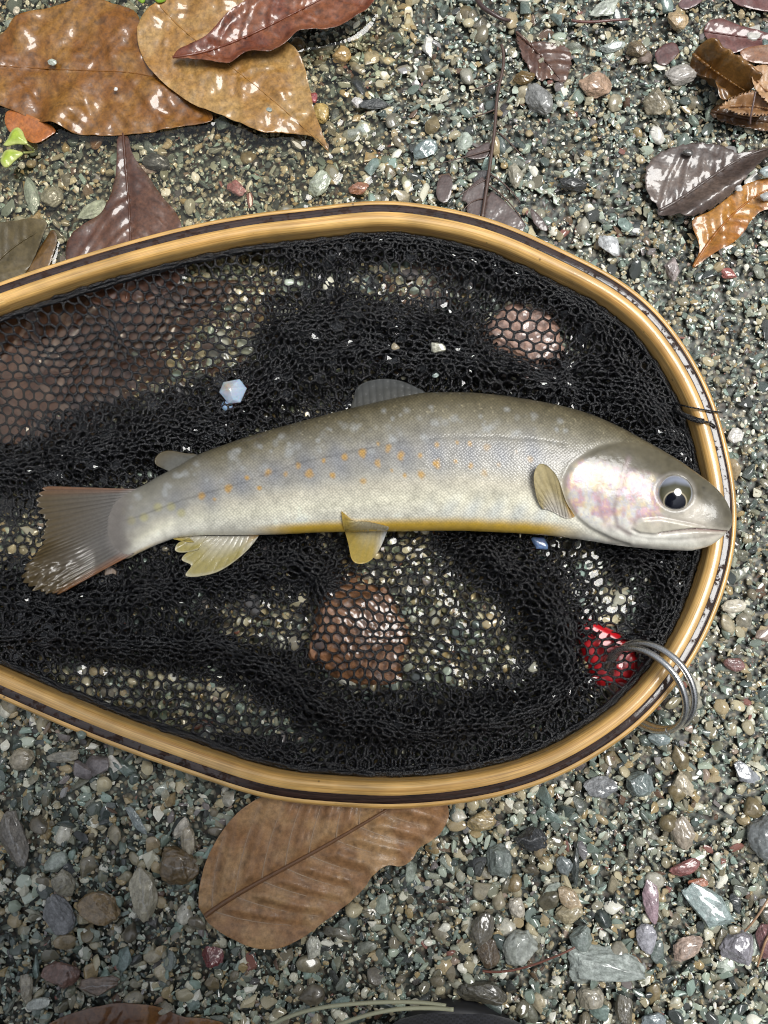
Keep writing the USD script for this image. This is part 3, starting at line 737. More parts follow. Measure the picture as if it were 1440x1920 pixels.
layers_ = [honeycomb(21.0, 4, 5, .34, .88, 0.0, -1), honeycomb(14.5, 9, 6, .30, .9, -.0026, .22), honeycomb(20.0, 1, 7, .38, .88, .0013, .62), honeycomb(15.5, -3, 8, .30, .9, -.0042, .30)]
bag = [cords(X, pr, rg_, (.00066, .00056, .00064, .00058)[k], (.00046, .00042, .00046, .00044)[k], (5, 4, 5, 4)[k]) for k, (X, pr, rg_) in enumerate(layers_)]
# gathered edge cords along the inside of the hoop
rgp = np.random.default_rng(77)
for k in range(7):
    nn_ = len(path)
    ph = np.arange(nn_)
    off = .0069 + .0011 * rgp.uniform(0, 1.6) + .0011 * (fbm(np.c_[path * 260, np.full(nn_, k)], 3, k + 3) - .3)
    zz = .0068 + .0045 * fbm(np.c_[path * 200, np.full(nn_, k + 20.)], 3, k + 50)
    pts_ = np.c_[path - out_n * off[:, None], zz]
    bag.append(tube(np.vstack([pts_, pts_[:1]]), .00055 + .0003 * rgp.uniform(), 5))
obj('net_bag', join(bag), cord_mat, net, smooth=True, label='wet black knotless mesh bag with folds gathered round the fish')
tag_cord = dict(label=None)
# thread lashings tying the bag to the hoop on the right
zt = .0168 + HOOP_LIFT
th1 = spline(np.vstack([P(1262, 754, .0085), P(1276, 759, .0140), P(1292, 763, zt + .0006), P(1318, 768, zt + .0008), P(1343, 772, zt + .0002), P(1352, 774, .0120)]), 30)
obj('lashing_thread', tube(th1, .00032, 6), cord_mat, net, label='thin black thread tied over the hoop')
br = spline(np.vstack([P(1264, 768, .0090), P(1280, 776, .0150), P(1300, 785, zt + .0009), P(1318, 790, zt + .0008)]), 40)
u_ = np.linspace(0, 14 * np.pi, 40)
obj('lashing_cord', join([tube(br + np.c_[.0005 * np.cos(u_ + p_), .0006 * np.sin(u_ + p_), .0004 * np.cos(u_ + p_)], .00062, 6) for p_ in (0, 2.1, 4.2)]), cord_mat, net, label='short braided black cord knotted on the hoop')
th2 = spline(np.vstack([P(1312, 788, zt + .0008), P(1328, 792, zt + .0008), P(1338, 797, zt + .0005), P(1341, 801, zt)]), 20)
obj('lashing_thread', tube(th2, .00040, 6), cord_mat, net)

# ------------------------------------------------------------------ the fish
char = thing('fish', 'silvery brown char with orange spots and a yellow belly lying in the net', 'fish')
fish_mat = usdkit.material(stage, '/World/Looks/fish_skin', {
    'a': ('attribute', {'attribute': 'displayColor'}), 'k': ('attribute', {'attribute': 'scaly'}), 'ks': ('separate_color', {}),
    'uv': ('uvmap', {'attribute': 'st'}), 'm': ('mapping', {'rotation': (0, 0, .72), 'scale': (1.0, 1.12, 1.0)}),
    'v': ('voronoi_texture', {'scale': 205.0, 'dimensions': '2D', 'randomness': .40}),
    'dr': ('map_range', {'from_min': .15, 'from_max': .65, 'to_min': 1.16, 'to_max': .78, 'clamp': True}),
    'n': ('noise_texture', {'scale': 70.0, 'detail': 6.0, 'roughness': .7}), 'nr': ('map_range', {'from_min': .3, 'from_max': .7, 'to_min': .85, 'to_max': 1.12}),
    'mf': ('mix_float', {'a': 1.0}), 'x': ('mix_color', {'blend_type': 'multiply', 'fac': 1.0, 'use_clamp': False}), 'y': ('mix_color', {'blend_type': 'multiply', 'fac': 1.0, 'use_clamp': False}),
    'nb': ('noise_texture', {'scale': 46.0, 'detail': 5.0, 'roughness': .6}), 'h2': ('math', {'math_type': 'multiply_add', 'value2': 1.6}), 'h': ('math', {'math_type': 'multiply'}), 'b': ('bump', {'strength': .42, 'distance': .00030}),
    'p': ('principled_bsdf', {'roughness': .40, 'metallic': .0, 'coat_weight': .34, 'coat_roughness': .10, 'specular_ior_level': .45})},
    [('uv.UV', 'm.vector'), ('m.vector', 'v.vector'), ('uv.UV', 'n.vector'), ('k.color', 'ks.color'), ('v.distance', 'dr.value'), ('ks.r', 'mf.fac'), ('dr.result', 'mf.b'),
     ('n.fac', 'nr.value'), ('a.color', 'x.a'), ('mf.result', 'x.b'), ('x.result', 'y.a'), ('nr.result', 'y.b'), ('y.result', 'p.base_color'),
     ('dr.result', 'h.value1'), ('ks.r', 'h.value2'), ('uv.UV', 'nb.vector'), ('nb.fac', 'h2.value1'), ('h.value', 'h2.value3'), ('h2.value', 'b.height'), ('b.normal', 'p.normal'), ('b.normal', 'p.coat_normal')], surface='p.BSDF')
NS, NA = 520, 240
uu = np.linspace(0, 1, NS)
fx = 198 + (1370.9 - 198) * (1 - (1 - uu) ** 1.25) ** .985
fx = np.clip(fx, 198, 1370.9)
t_, b_ = ftop(fx), fbot(fx)
Hp, mid, zc = np.maximum((b_ - t_) / 2, .15), (t_ + b_) / 2, fz(fx)
ang = np.linspace(0, 2 * np.pi, NA, endpoint=False)
cs, sn = np.cos(ang), np.sin(ang)
py = mid[:, None] - Hp[:, None] * cs[None, :]
pxg = np.broadcast_to(fx[:, None], py.shape)
W = P(pxg, py, np.broadcast_to(zc[:, None], py.shape))
ex = np.where(sn[None, :] > 0, .88, .85)
bz = Hp[:, None] * PXM * fratio(fx)[:, None] * np.sign(sn)[None, :] * np.abs(sn)[None, :] ** ex
W[..., 2] += bz
FQ = PX(W.reshape(-1, 3)).reshape(NS, NA, 2)                       # where every skin point is seen
qx, qy = FQ[..., 0].ravel(), FQ[..., 1].ravel()
topside = (np.broadcast_to(sn[None, :], py.shape) > -.02).ravel()
q2 = np.c_[qx, qy]
ss = (py - t_[:, None]).ravel() / np.repeat(2 * Hp, NA)            # 0 back .. 1 belly
# relief of the head: gill cover, cheek plates, jaw
OPERC = [(1160, 828), (1125, 836), (1098, 850), (1070, 870), (1055, 900), (1058, 932), (1076, 966), (1102, 990), (1143, 1010), (1175, 1022)]
PREOP = [(1178, 862), (1171, 882), (1166, 905), (1156, 930), (1150, 958), (1158, 985), (1180, 1000)]
SUBOP = [(1128, 900), (1120, 925), (1121, 950), (1132, 976)]
OPTOP = [(1076, 872), (1110, 858), (1150, 866), (1182, 872)]
MAXUP = [(1184, 990), (1190, 978), (1204, 971), (1238, 969), (1288, 979), (1320, 986)]
MAXLO = [(1184, 992), (1200, 1000), (1228, 1003), (1272, 997), (1302, 994)]
MOUTH = [(1236, 1001), (1262, 998), (1285, 995), (1302, 993.5), (1325, 995), (1342, 996.5), (1362, 998)]
JAW = [(1150, 985), (1175, 1000), (1215, 1010), (1260, 1013), (1310, 1010), (1350, 1003)]
disp = np.zeros(len(q2))


def groove(line, w, depth):
    d, al, _ = seg_dist(q2, line)
    return -depth * np.exp(-(d / w) ** 2) * sm(al, -.05, .06) * (1 - .0 * al)


opp = Polygon(chaikin(OPERC + [(1320, 1030), (1400, 980), (1330, 890), (1240, 840)], 2))
ind = np.where(shapely.contains_xy(opp, qx, qy), 1, -1) * shapely.distance(shapely.points(q2), opp.exterior)
opd, opal, _ = seg_dist(q2, OPERC)
disp += .0007 * sm(ind, -5, 7) * np.exp(-(opd / 60) ** 2)
for line, w, dp in ((OPERC, 7, .0005), (PREOP, 7, .00018), (SUBOP, 6, .00012), (MAXUP, 3.5, .00035), (MAXLO, 3.5, .0004), (MOUTH, 2.4, .0012), (JAW, 3.5, .00025)):
    disp += groove(line, w, dp)
mx = Polygon(MAXUP + MAXLO[::-1])
disp += .0004 * np.where(shapely.contains_xy(mx, qx, qy), sm(shapely.distance(shapely.points(q2), mx.exterior), 0, 6), 0)
EYEC = np.array([1266.0, 924.0])
de = np.linalg.norm((q2 - EYEC) / [1.0, .97], axis=1)
disp += .0003 * np.exp(-((de - 39) / 6) ** 2) - .004 * (1 - sm(de, 24, 34))
disp += .00035 * (fbm(np.c_[q2 / 34, np.zeros(len(q2))], 3, 4) - .5) * sm(qx, 1040, 1100)
# body wall: faint folds low on the flank
ribs = np.sin((qx + .55 * (qy - 900)) / 7.2) * np.exp(-((ss - .83) / .10) ** 2) * sm(qx, 760, 860) * (1 - sm(qx, 1000, 1050))
disp += .00012 * ribs
d_lat, _, _ = seg_dist(q2, [(198, 985), (260, 968), (340, 938), (469, 901), (561, 867), (650, 848), (742, 830), (834, 820), (925, 819), (1000, 823), (1060, 832)])
disp += -.00018 * np.exp(-(d_lat / 2.2) ** 2)
disp = np.where(topside, disp, 0)
Nrm = np.stack([np.zeros_like(py), -cs[None, :] * -1 + 0 * py, sn[None, :] + 0 * py], -1)
Nrm[..., 1] = cs[None, :]
Nrm /= np.linalg.norm(Nrm, axis=-1, keepdims=True)
V = (W + Nrm * disp.reshape(NS, NA, 1)).reshape(-1, 3)
# skin colours
C = np.zeros((len(q2), 3))
stops = [(-.02, (.066, .056, .032)), (.10, (.115, .100, .063)), (.22, (.180, .164, .120)), (.33, (.245, .232, .195)), (.45, (.29, .28, .265)), (.58, (.36, .35, .32)), (.68, (.53, .50, .42)), (.80, (.74, .72, .60)), (.92, (.82, .81, .73)), (1.05, (.82, .81, .76))]
for k in range(3):
    C[:, k] = np.interp(ss, [a for a, _ in stops], [c[k] for _, c in stops])
n1 = fbm(np.c_[q2 / 30, np.zeros(len(q2))], 4, 12); n2 = fbm(np.c_[q2 / 11, np.zeros(len(q2))], 3, 22)
C *= (1 + .45 * (n1 - .5) + .40 * (n2 - .5))[:, None] * np.array([1.04, 1.02, .96])
for x0 in np.arange(330, 1010, 61):                                # parr marks
    yc = np.interp(x0, [330, 560, 742, 925, 1010], [944, 872, 850, 852, 858])
    g = np.exp(-((qx - x0 - .25 * (qy - yc)) / 21) ** 2 - ((qy - yc) / (34 + 12 * math.sin(x0))) ** 2) * (.7 + .6 * (n1 - .5))
    C = mixc(C, (.175, .19, .225), np.clip(.80 * g, 0, 1))
C *= (1 + .9 * sm(noise(np.c_[q2 / 3.1, np.zeros(len(q2))], 5), .82, .95) * (1 - sm(ss, .16, .34)) * sm(qx, 400, 600))[:, None]
tailw = 1 - sm(qx, 230, 420)
C = mixc(C, (.29, .285, .25), .55 * tailw * (1 - sm(ss, .6, .85)))
ORANGE = [(646, 857), (680, 848), (709, 833), (728, 839), (709, 869), (735, 882), (751, 855), (789, 855), (820, 834), (820, 870), (855, 865), (883, 871), (790, 889), (759, 892), (681, 902), (623, 891), (881, 831), (912, 840), (935, 871), (857, 830),
          (907, 885), (968, 847), (994, 863), (377, 931), (403, 936), (427, 916), (463, 895), (486, 916), (504, 885), (536, 889), (559, 873), (580, 888), (607, 863)]
for k, (a, b) in enumerate(ORANGE):
    r = 5.6 + 1.9 * math.sin(k * 2.3)
    d = np.hypot((qx - a) / r, (qy - b) / (r * 1.18))
    s_ = (1 - sm(d + 1.3 * (n2 - .5), .35, 1.3))
    pale = 1.0 if a < 900 else .55
    C = mixc(C, (.52, .29, .05), .78 * s_ * pale * (.45 + .9 * n1))
for a, b in [(270, 970), (321, 950), (296, 951), (246, 976), (340, 962), (226, 958)]:
    d = np.hypot(qx - a, qy - b) / 9
    C = mixc(C, (.44, .40, .17), .6 * (1 - sm(d, .4, 1.3)))
WHITE = [(647, 801), (727, 802), (705, 802), (751, 778), (788, 785), (834, 793), (864, 790), (901, 781), (933, 793), (971, 810), (1003, 804), (918, 811), (898, 814), (751, 814), (681, 817), (370, 872), (362, 907), (338, 893), (417, 858), (442, 847), (478, 856), (509, 846),
         (561, 812), (527, 821), (600, 822), (620, 806), (585, 848), (540, 850), (668, 780), (810, 770), (1040, 800), (1000, 780), (940, 765), (455, 878), (400, 895), (310, 925), (290, 935), (720, 770), (640, 835), (490, 838)]
rgw = np.random.default_rng(8)
for _ in range(95):
    a = rgw.uniform(235, 1060); WHITE.append((a, float(ftop(a)) + (float(fbot(a)) - float(ftop(a))) * rgw.uniform(.07, .42)))
for k, (a, b) in enumerate(WHITE):
    r = 6.2 + 2.6 * math.sin(k * 1.7)
    d = np.hypot(qx - a, qy - b) / r
    C = mixc(C, (.40, .41, .40), .55 * (1 - sm(d + 1.5 * (n2 - .5), .1, 1.35)) * (.55 + .45 * math.sin(k * 3.1)))
yel = sm(ss, .90, .965) * sm(qx, 450, 560) * (1 - sm(qx, 1000, 1110)) + .5 * sm(ss, .95, .99) * (1 - sm(qx, 240, 330))
C = mixc(C, (.80, .50, .035), np.clip(.95 * yel, 0, 1))
C = mixc(C, (.60, .66, .68), .45 * np.exp(-((ss - .86) / .07) ** 2) * sm(qx, 760, 880) * (1 - sm(qx, 1010, 1060)) * (.5 + .5 * np.sin((qx + .55 * (qy - 900)) / 7.2)))
C *= (1 - .30 * np.exp(-(d_lat / 1.6) ** 2))[:, None]
# head colours
hd = sm(ind, -9, 13)
hy = qy + .10 * (1320 - qx)
lim = np.interp(qx, [1050, 1100, 1150, 1200, 1240, 1280, 1330, 1372], [852, 862, 872, 886, 896, 914, 950, 985])
backw = 1 - sm(qy - lim, -10, 16)
Hc = np.zeros_like(C) + (.50, .455, .38)
Hc = mixc(Hc, (.76, .74, .66), sm(qy - lim, 55, 110))
iri = fbm(np.c_[q2 / 16, np.zeros(len(q2))], 3, 61); iri2 = fbm(np.c_[q2 / 9, np.zeros(len(q2))], 3, 71)
opw = hd * (1 - sm(qx, 1225, 1255)) * (1 - sm(qy, 955, 1000))
Hc = mixc(Hc, (.54, .33, .37), np.clip(opw * sm(iri, .40, .60) * .95, 0, 1))
Hc = mixc(Hc, (.66, .52, .30), np.clip(opw * sm(iri2, .56, .68) * .7, 0, 1))
Hc = mixc(Hc, (.46, .46, .60), np.clip(opw * sm(iri2, .30, .42) * (1 - sm(iri2, .42, .46)) * .6, 0, 1))
Hc = mixc(Hc, (.44, .40, .31), .75 * np.where(shapely.contains_xy(mx, qx, qy), sm(shapely.distance(shapely.points(q2), mx.exterior), 0, 7), 0))
Hc = mixc(Hc, (.105, .091, .058), np.clip(backw, 0, 1))
sn_ = sm(qx, 1290, 1345) * (1 - sm(qy, 985, 997))
Hc = mixc(Hc, (.115, .103, .075), .85 * sn_ * sm(qx + .5 * (960 - qy), 1290, 1340))
Hc = mixc(Hc, (.22, .20, .17), .6 * np.exp(-((de - 36) / 5) ** 2))
C = mixc(C, Hc * (1 + .42 * (n2 - .5) + .25 * (iri2 - .5))[:, None], hd)
for line, w, am, cc in ((OPERC, 6.0, .30, (.24, .22, .17)), (PREOP, 5.0, .62, (.24, .165, .17)), (SUBOP, 4.0, .50, (.36, .27, .27)), (MAXUP, 2.2, .45, (.30, .25, .22)), (MAXLO, 2.2, .45, (.34, .29, .25)), (MOUTH, 2.0, .85, (.16, .06, .06)), (JAW, 2.4, .30, (.42, .38, .34))):
    d, al, _ = seg_dist(q2, line)
    C = mixc(C, cc, am * np.exp(-(d / w) ** 2))
C = mixc(C, (.20, .18, .16), 1 - sm(qx + 26 * (n1 - .5), 222, 272))
C = mixc(C, (.05, .045, .035), .8 * np.exp(-(np.hypot((qx - 1319) / 4.0, (qy - 914) / 2.6)) ** 2))
C = np.clip(C, .01, .9)
scal = (1 - sm(ind, -8, 2)) * (1 - sm(ss, .90, 1.0)) * (.10 + .90 * sm(qx, 260, 470))
i = np.arange(NS * NA).reshape(NS, NA); j = np.roll(i, -1, 1)
F = np.stack([i[:-1], i[1:], j[1:], j[:-1]], -1).reshape(-1, 4)
F = np.vstack([F[:, [0, 1, 2]], F[:, [0, 2, 3]]])
V = np.vstack([V, V[:NA].mean(0), V[-NA:].mean(0)])
F = np.vstack([F, np.c_[i[0], j[0], np.full(NA, NS * NA)], np.c_[j[-1], i[-1], np.full(NA, NS * NA + 1)]])
C2 = np.vstack([C, C[:NA].mean(0), C[-NA:].mean(0)]); S2 = np.r_[scal, 0, 0]
uvb = np.vstack([q2, q2[:1], q2[-1:]]) / 1000
tm = trimesh.Trimesh(V, F, process=False)
if tm.volume < 0:
    F = F[:, ::-1]
obj('body', (V, F), fish_mat, char, smooth=True, col=C2, uv=uvb, extra={'scaly': np.repeat(S2[:, None], 3, 1)})
skin_tree = cKDTree(np.c_[qx, qy][topside])
skin_z = W.reshape(-1, 3)[topside][:, 2] + disp[topside] * .8


def on_skin(px, py):
    """Height of the fish's upper skin seen at photo pixels."""
    d, k = skin_tree.query(np.c_[px, py], k=4)
    return skin_z[k].mean(1)


# fins: two matched edges, rays between them
fin_mat = principled('fin_skin', None, .28, .9, .05, mottle=.18, mscale=700., bump=.3, bscale=1500., bdist=.0002, trans=.35)


def fin(name, base, edge, zb, ze, rays, color, thick=.0005, ridge=.00022, nu=110, nv=26, bulge=0., skin=False, ragged=0., label=None, over=False, vpow=1.0, zadd=None):
    B, E_ = spline(base, nu), spline(edge, nu)
    u, v = np.meshgrid(np.linspace(0, 1, nu), np.linspace(0, 1, nv), indexing='ij')
    if ragged:
        k = 1 + ragged * (np.abs(np.sin(np.linspace(0, rays * np.pi, nu))) - .6) + ragged * 1.2 * (noise(np.c_[np.linspace(0, 31, nu), np.zeros(nu), np.zeros(nu)], 3) - .5)
        E_ = B + (E_ - B) * k[:, None]
    q = B[:, None] * (1 - v[..., None]) + E_[:, None] * v[..., None]
    zb_ = np.interp(np.linspace(0, 1, nu), np.linspace(0, 1, len(np.atleast_1d(zb))), np.atleast_1d(zb))
    ze_ = np.interp(np.linspace(0, 1, nu), np.linspace(0, 1, len(np.atleast_1d(ze))), np.atleast_1d(ze))
    z = zb_[:, None] * (1 - v ** vpow) + ze_[:, None] * v ** vpow + bulge * np.sin(np.pi * v)
    if zadd is not None:
        z = z + zadd(q) * (1 + .5 * (fbm(np.c_[q.reshape(-1, 2) / 9, np.zeros(q.size // 2)], 2, 17).reshape(z.shape) - .5) * .5)
    if over:
        inb = (q[..., 0] > 200) & (q[..., 0] < 1365) & (q[..., 1] < fbot(np.clip(q[..., 0], 200, 1365)) - 1)
        z = np.where(inb, np.maximum(z, on_skin(q[..., 0].ravel(), q[..., 1].ravel()).reshape(z.shape) + .0009), z)
    if skin:
        z = z + on_skin(q[..., 0].ravel(), q[..., 1].ravel()).reshape(z.shape)
    ray = np.abs(np.sin(u * rays * np.pi)) ** .7
    z = z + ridge * ray * (1 - .6 * v) + .0005 * (fbm(np.stack([u * 5, v * 3, 0 * u], -1), 2, len(name)) - .5)
    top = P(q[..., 0], q[..., 1], z)
    bot = top - [0, 0, thick]
    c = np.asarray([color(a, b, r_) for a, b, r_ in zip(u.ravel(), v.ravel(), ray.ravel())])
    n = nu * nv
    i = np.arange(n).reshape(nu, nv)
    f = np.stack([i[:-1, :-1], i[1:, :-1], i[1:, 1:], i[:-1, 1:]], -1).reshape(-1, 4)
    f = np.vstack([f[:, [0, 1, 2]], f[:, [0, 2, 3]]])
    rim = np.r_[i[:, 0], i[-1, 1:], i[::-1, -1][1:], i[0, ::-1][1:]]
    a, b = rim[:-1], rim[1:]
    side = np.vstack([np.c_[a, b, b + n], np.c_[a, b + n, a + n]])
    fc = np.vstack([f, f[:, ::-1] + n, side])
    vv = np.vstack([top.reshape(-1, 3), bot.reshape(-1, 3)])
    if trimesh.Trimesh(vv, fc, process=False).volume < 0:
        fc = fc[:, ::-1]
    return obj(name, (vv, fc), fin_mat, char, smooth=True, col=np.vstack([c, c]), label=label)


def lerp(a, b, t):
    t = min(max(t, 0), 1)
    return np.asarray(a) * (1 - t) + np.asarray(b) * t


def c_tail(u, v, r):
    c = lerp((.18, .165, .145), (.14, .10, .045), (v - .2) / .7)
    c = lerp(c, (.30, .13, .06), max(0, 1 - u / .10) * .8)
    c = lerp(c, (.42, .16, .05), max(0, (u - .86) / .14) * .9)
    c = lerp(c, (.09, .08, .07), .35 * (1 - r))
    return lerp(c, (.36, .33, .30), max(0, 1 - v / .18))


def c_pelvic(u, v, r):
    c = lerp((.72, .66, .46), (.60, .46, .12), (v - .1) / .6)
    c = lerp(c, (.70, .50, .13), .5 * r * v)
    c = lerp(c, (.84, .84, .80), max(0, (u - .66) / .2) * sm(v, .2, .6))
    return lerp(c, (.72, .50, .12), max(0, 1 - u / .12) * .8)


def c_anal(u, v, r):
    c = lerp((.72, .68, .56), (.50, .42, .14), (v - .15) / .5)
    c = lerp(c, (.24, .21, .09), .4 * (1 - r) * v)
    c = lerp(c, (.70, .40, .07), max(0, 1 - u / .16) * max(0, 1 - v * 1.3))
    c = lerp(c, (.86, .85, .80), max(0, 1 - u / .16) * sm(v, .3, .6))
    c = lerp(c, (.72, .68, .50), sm(v, .88, 1.0) * .7)
    return lerp(c, (.70, .54, .12), max(0, (u - .8) / .2) * .7)


fin('tail_fin', [(262, 917), (238, 940), (228, 980), (232, 1020), (252, 1038)], [(84, 911), (72, 935), (80, 965), (84, 1000), (74, 1030), (50, 1062), (46, 1082), (66, 1104), (128, 1103)], [.0112, .0100, .0096, .0100, .0108], [.0075, .0068, .0066, .0068, .0070, .0075, .0075, .0075, .0085], 24, c_tail, .0009, .0003, 150, 40, vpow=1.8, ragged=.05, zadd=lambda q: .46 * PXM * np.maximum(0, 178 - q[..., 0]) * sm(q[..., 1], 1005, 1062), label='wet brown tail fin with a reddish lower edge')
fin('dorsal_fin', [(655, 772), (700, 762), (750, 750), (810, 742)], [(664, 742), (676, 721), (700, 712), (738, 711), (768, 720), (806, 740)], [.0180, .0200], [.0160, .0170, .0180, .0205], 12, lambda u, v, r: lerp((.085, .082, .068), (.060, .062, .058), v) * (.8 + .35 * r) + (.05 if (math.sin(u * 37) * math.sin(v * 11 + u * 9) > .93) else 0), .0005)
fin('adipose_fin', [(322, 886), (345, 874), (380, 856)], [(296, 874), (290, 862), (302, 848), (330, 846), (362, 850)], [.0125, .0140], [.0120, .0120, .0135], 3, lambda u, v, r: lerp((.15, .145, .12), (.13, .10, .045), (v - .4) / .6), .0012, .0001, 60, 20)
fin('anal_fin', [(486, 1003), (450, 1004), (400, 1004), (335, 1008)], [(484, 1006), (455, 1040), (420, 1066), (384, 1079), (348, 1076), (358, 1060), (341, 1050), (350, 1037), (372, 1030), (328, 1031), (333, 1019), (360, 1014), (322, 1010)], [.0115, .0100], [.0118, .0122, .0122, .0120, .0120, .0118, .0112], 17, c_anal, .0006, .0003, 170, 30)
fin('pelvic_fin', [(664, 978), (685, 978), (708, 982), (728, 987)], [(640, 958), (645, 990), (655, 1030), (664, 1054), (680, 1057), (702, 1044), (720, 1012), (729, 990)], [.0200, .0170, .0150, .0140], [.0260, .0190, .0120, .0090, .0090, .0110, .0140], 12, c_pelvic, .0005, .0003, over=True)
fin('pectoral_fin', [(1078, 968), (1070, 972), (1045, 964), (1020, 955)], [(1070, 955), (1052, 912), (1034, 880), (1012, 870), (1004, 880), (1003, 915), (1010, 942), (1018, 955)], [.0006, .0006], [.0022, .0046, .0050, .0042, .0030, .0010], 10,
    lambda u, v, r: lerp(lerp((.74, .69, .60), (.58, .49, .27), (v - .12) / .4), (.72, .42, .07), max(0, 1 - u / .22) * .95) * (.85 + .2 * r), .0006, .00025, 110, 26, 0.0, True)
# the eye
ez = float(on_skin(np.array([1266.]), np.array([924.]))[0]); edge_z = float(np.mean([on_skin(np.array([1266 + 38 * math.cos(a)]), np.array([924 + 37 * math.sin(a)]))[0] for a in np.linspace(0, 6.2, 12)]))
eye_mat = principled('eye', None, .12, 1.0, .02)
eye_c = P(1266, 924, edge_z); er = 34 * PXM * (EYE[2] - edge_z) / EYE[2]
v, f = trimesh.creation.icosphere(5, 1.0).vertices, trimesh.creation.icosphere(5, 1.0).faces
v = np.array(v)
wn = np.array([-.02, -.10, 1.0]); wn /= np.linalg.norm(wn)
ev = v * [er, er, er * .62] + eye_c - [0, 0, .0015]
eq = (PX(ev) - [1266, 924]) / 33.5
pq = eq - np.array([(1266 - 1266) / 36., (941 - 924) / 33.5])
dp, rr_ = np.linalg.norm(pq / [1.06, .98], axis=1), np.linalg.norm(eq, axis=1)
EC = np.zeros((len(v), 3)) + (.060, .056, .026)
EC = mixc(EC, (.095, .085, .034), sm(dp, .50, .62) * (1 - sm(dp, .62, .9)))
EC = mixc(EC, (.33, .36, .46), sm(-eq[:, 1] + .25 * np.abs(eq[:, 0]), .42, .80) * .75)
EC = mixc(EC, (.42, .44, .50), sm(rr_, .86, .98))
EC = mixc(EC, (.075, .065, .032), np.exp(-((dp - .66) / .07) ** 2) * .7)
EC = mixc(EC, (.44, .38, .26), np.exp(-((dp - .60) / .035) ** 2))
EC = mixc(EC, (.006, .007, .012), 1 - sm(dp, .545, .575))
eyeb = obj('eye', (ev, f), eye_mat, char, smooth=True, col=EC)
# ------------------------------------------------------------------ things on and in the net
milky = principled('milky_crystal', None, .12, .8, .03, mottle=.12, mscale=250., sss=.55)


def top_of_net(px, py):
    c = P(px, py, .004)
    X = np.vstack([l[0] for l in layers_])
    d = np.hypot(X[:, 0] - c[0], X[:, 1] - c[1])
    return float(np.quantile(X[d < .004][:, 2], .85)) if (d < .004).any() else .004


def prism(name, outline, h, col, mat, label, category, z0=None, dome=.25, bevel=.0006, group=None, step=.0006, parent=None):
    o = np.asarray(outline, float); cpx = o.mean(0)
    z0 = top_of_net(*cpx) if z0 is None else z0
    xy = P(o[:, 0], o[:, 1], z0 + h * .8)[:, :2]
    p, f, d = sheet(xy, step)
    R_ = d.max()
    z = z0 + h * (1 - dome) * sm(d, -bevel * .4, bevel) + h * dome * np.clip(d / R_, 0, 1)
    v, f = close(p, f, z, np.full(len(p), z0))
    return obj(name, (v, f), mat, parent, smooth=True, col=col, **({} if parent else dict(label=label, category=category, group=group, origin=np.r_[xy.mean(0), z0])))


cr = P(435, 738, .0105)
cz = top_of_net(435, 738)
cv = trimesh.convex.convex_hull(np.vstack([P(np.array([419, 449, 463, 451, 428, 411]), np.array([716, 711, 728, 755, 757, 735]), cz + .0035), P(np.array([430, 437, 444, 428]), np.array([728, 749, 718, 744]), cz + np.array([.0066, .0052, .0046, .0050])), P(np.array([428, 444, 455, 446, 428, 416]), np.array([718, 718, 734, 748, 750, 732]), cz - .001)]))
for _ in range(3):
    cv = cv.subdivide()
cvv = np.array(cv.vertices); cvv += .00016 * (fbm(cvv * 900, 2, 3)[:, None] - .5) * 2
cq = PX(cvv)
cc = mixc(np.zeros((len(cvv), 3)) + (.44, .47, .58), (.50, .40, .34), np.exp(-(np.hypot(cq[:, 0] - 426, cq[:, 1] - 724) / 11) ** 2))
crystal = thing('crystal_stone', 'pale blue milky crystal lying on the black net above the fish tail', 'stone', 'small stones lying on the net', at=[cr[0], cr[1], cz])
obj('facetted_body', (cvv, np.array(cv.faces)), milky, crystal, smooth=40 and True, col=cc)
nb = trimesh.creation.icosphere(3, 1.0); nbv = np.array(nb.vertices) * [.0022, .0021, .0019] + P(426, 761, cz + .0014)
obj('blue_knob', (nbv, nb.faces), milky, crystal, smooth=True, col=(.34, .40, .56))
prism('glass_chip', [(996, 1010), (1000, 1006), (1022, 1008), (1029, 1022), (1028, 1030), (1006, 1029)], .0016, (.30, .34, .60), milky, 'flat violet-blue chip on the net below the fish gills', 'stone', dome=.05, group='small stones lying on the net')
for (x_, y_, L_, W_, d_, c_, lb_) in ((820, 664, 30, 26, 40, (.55, .53, .36), 'pale yellow-green pebble on the net above the fish back'), (741, 661, 18, 15, 20, (.40, .31, .15), 'small tan pebble on the net left of the pale yellow-green one'),
                                      (815, 711, 15, 13, 0, (.28, .38, .34), 'tiny teal pebble on the net touching the fish back'), (937, 812, 0, 0, 0, TAN, '')):
    if L_:
        stone_at(x_, y_, L_, W_, d_, c_, .6, .7, 1.2, lb_, zbase=top_of_net(x_, y_) - .0005, group='small stones lying on the net', level=3)
prism('pebble', [(140, 1374), (150, 1370), (160, 1376), (157, 1386), (146, 1388)], .002, (.20, .25, .22), mat_pebble, 'tiny grey pebble resting on the hoop at lower left', 'stone', z0=.0168, group='small stones lying on the net')
# the red plastic piece under the net
red_mat = principled('red_plastic', None, .30, .2, .10, mottle=.15, mscale=200.)
prism('plastic_piece', chaikin([(1082, 1172), (1102, 1156), (1130, 1172), (1168, 1190), (1196, 1222), (1200, 1258), (1178, 1292), (1146, 1284), (1118, 1292), (1104, 1250), (1088, 1210)], 2), .0036, (.50, .008, .014), red_mat,
      'glossy red plastic piece seen through the net beside the steel ring', 'plastic piece', z0=.0004, dome=.35, bevel=.002)
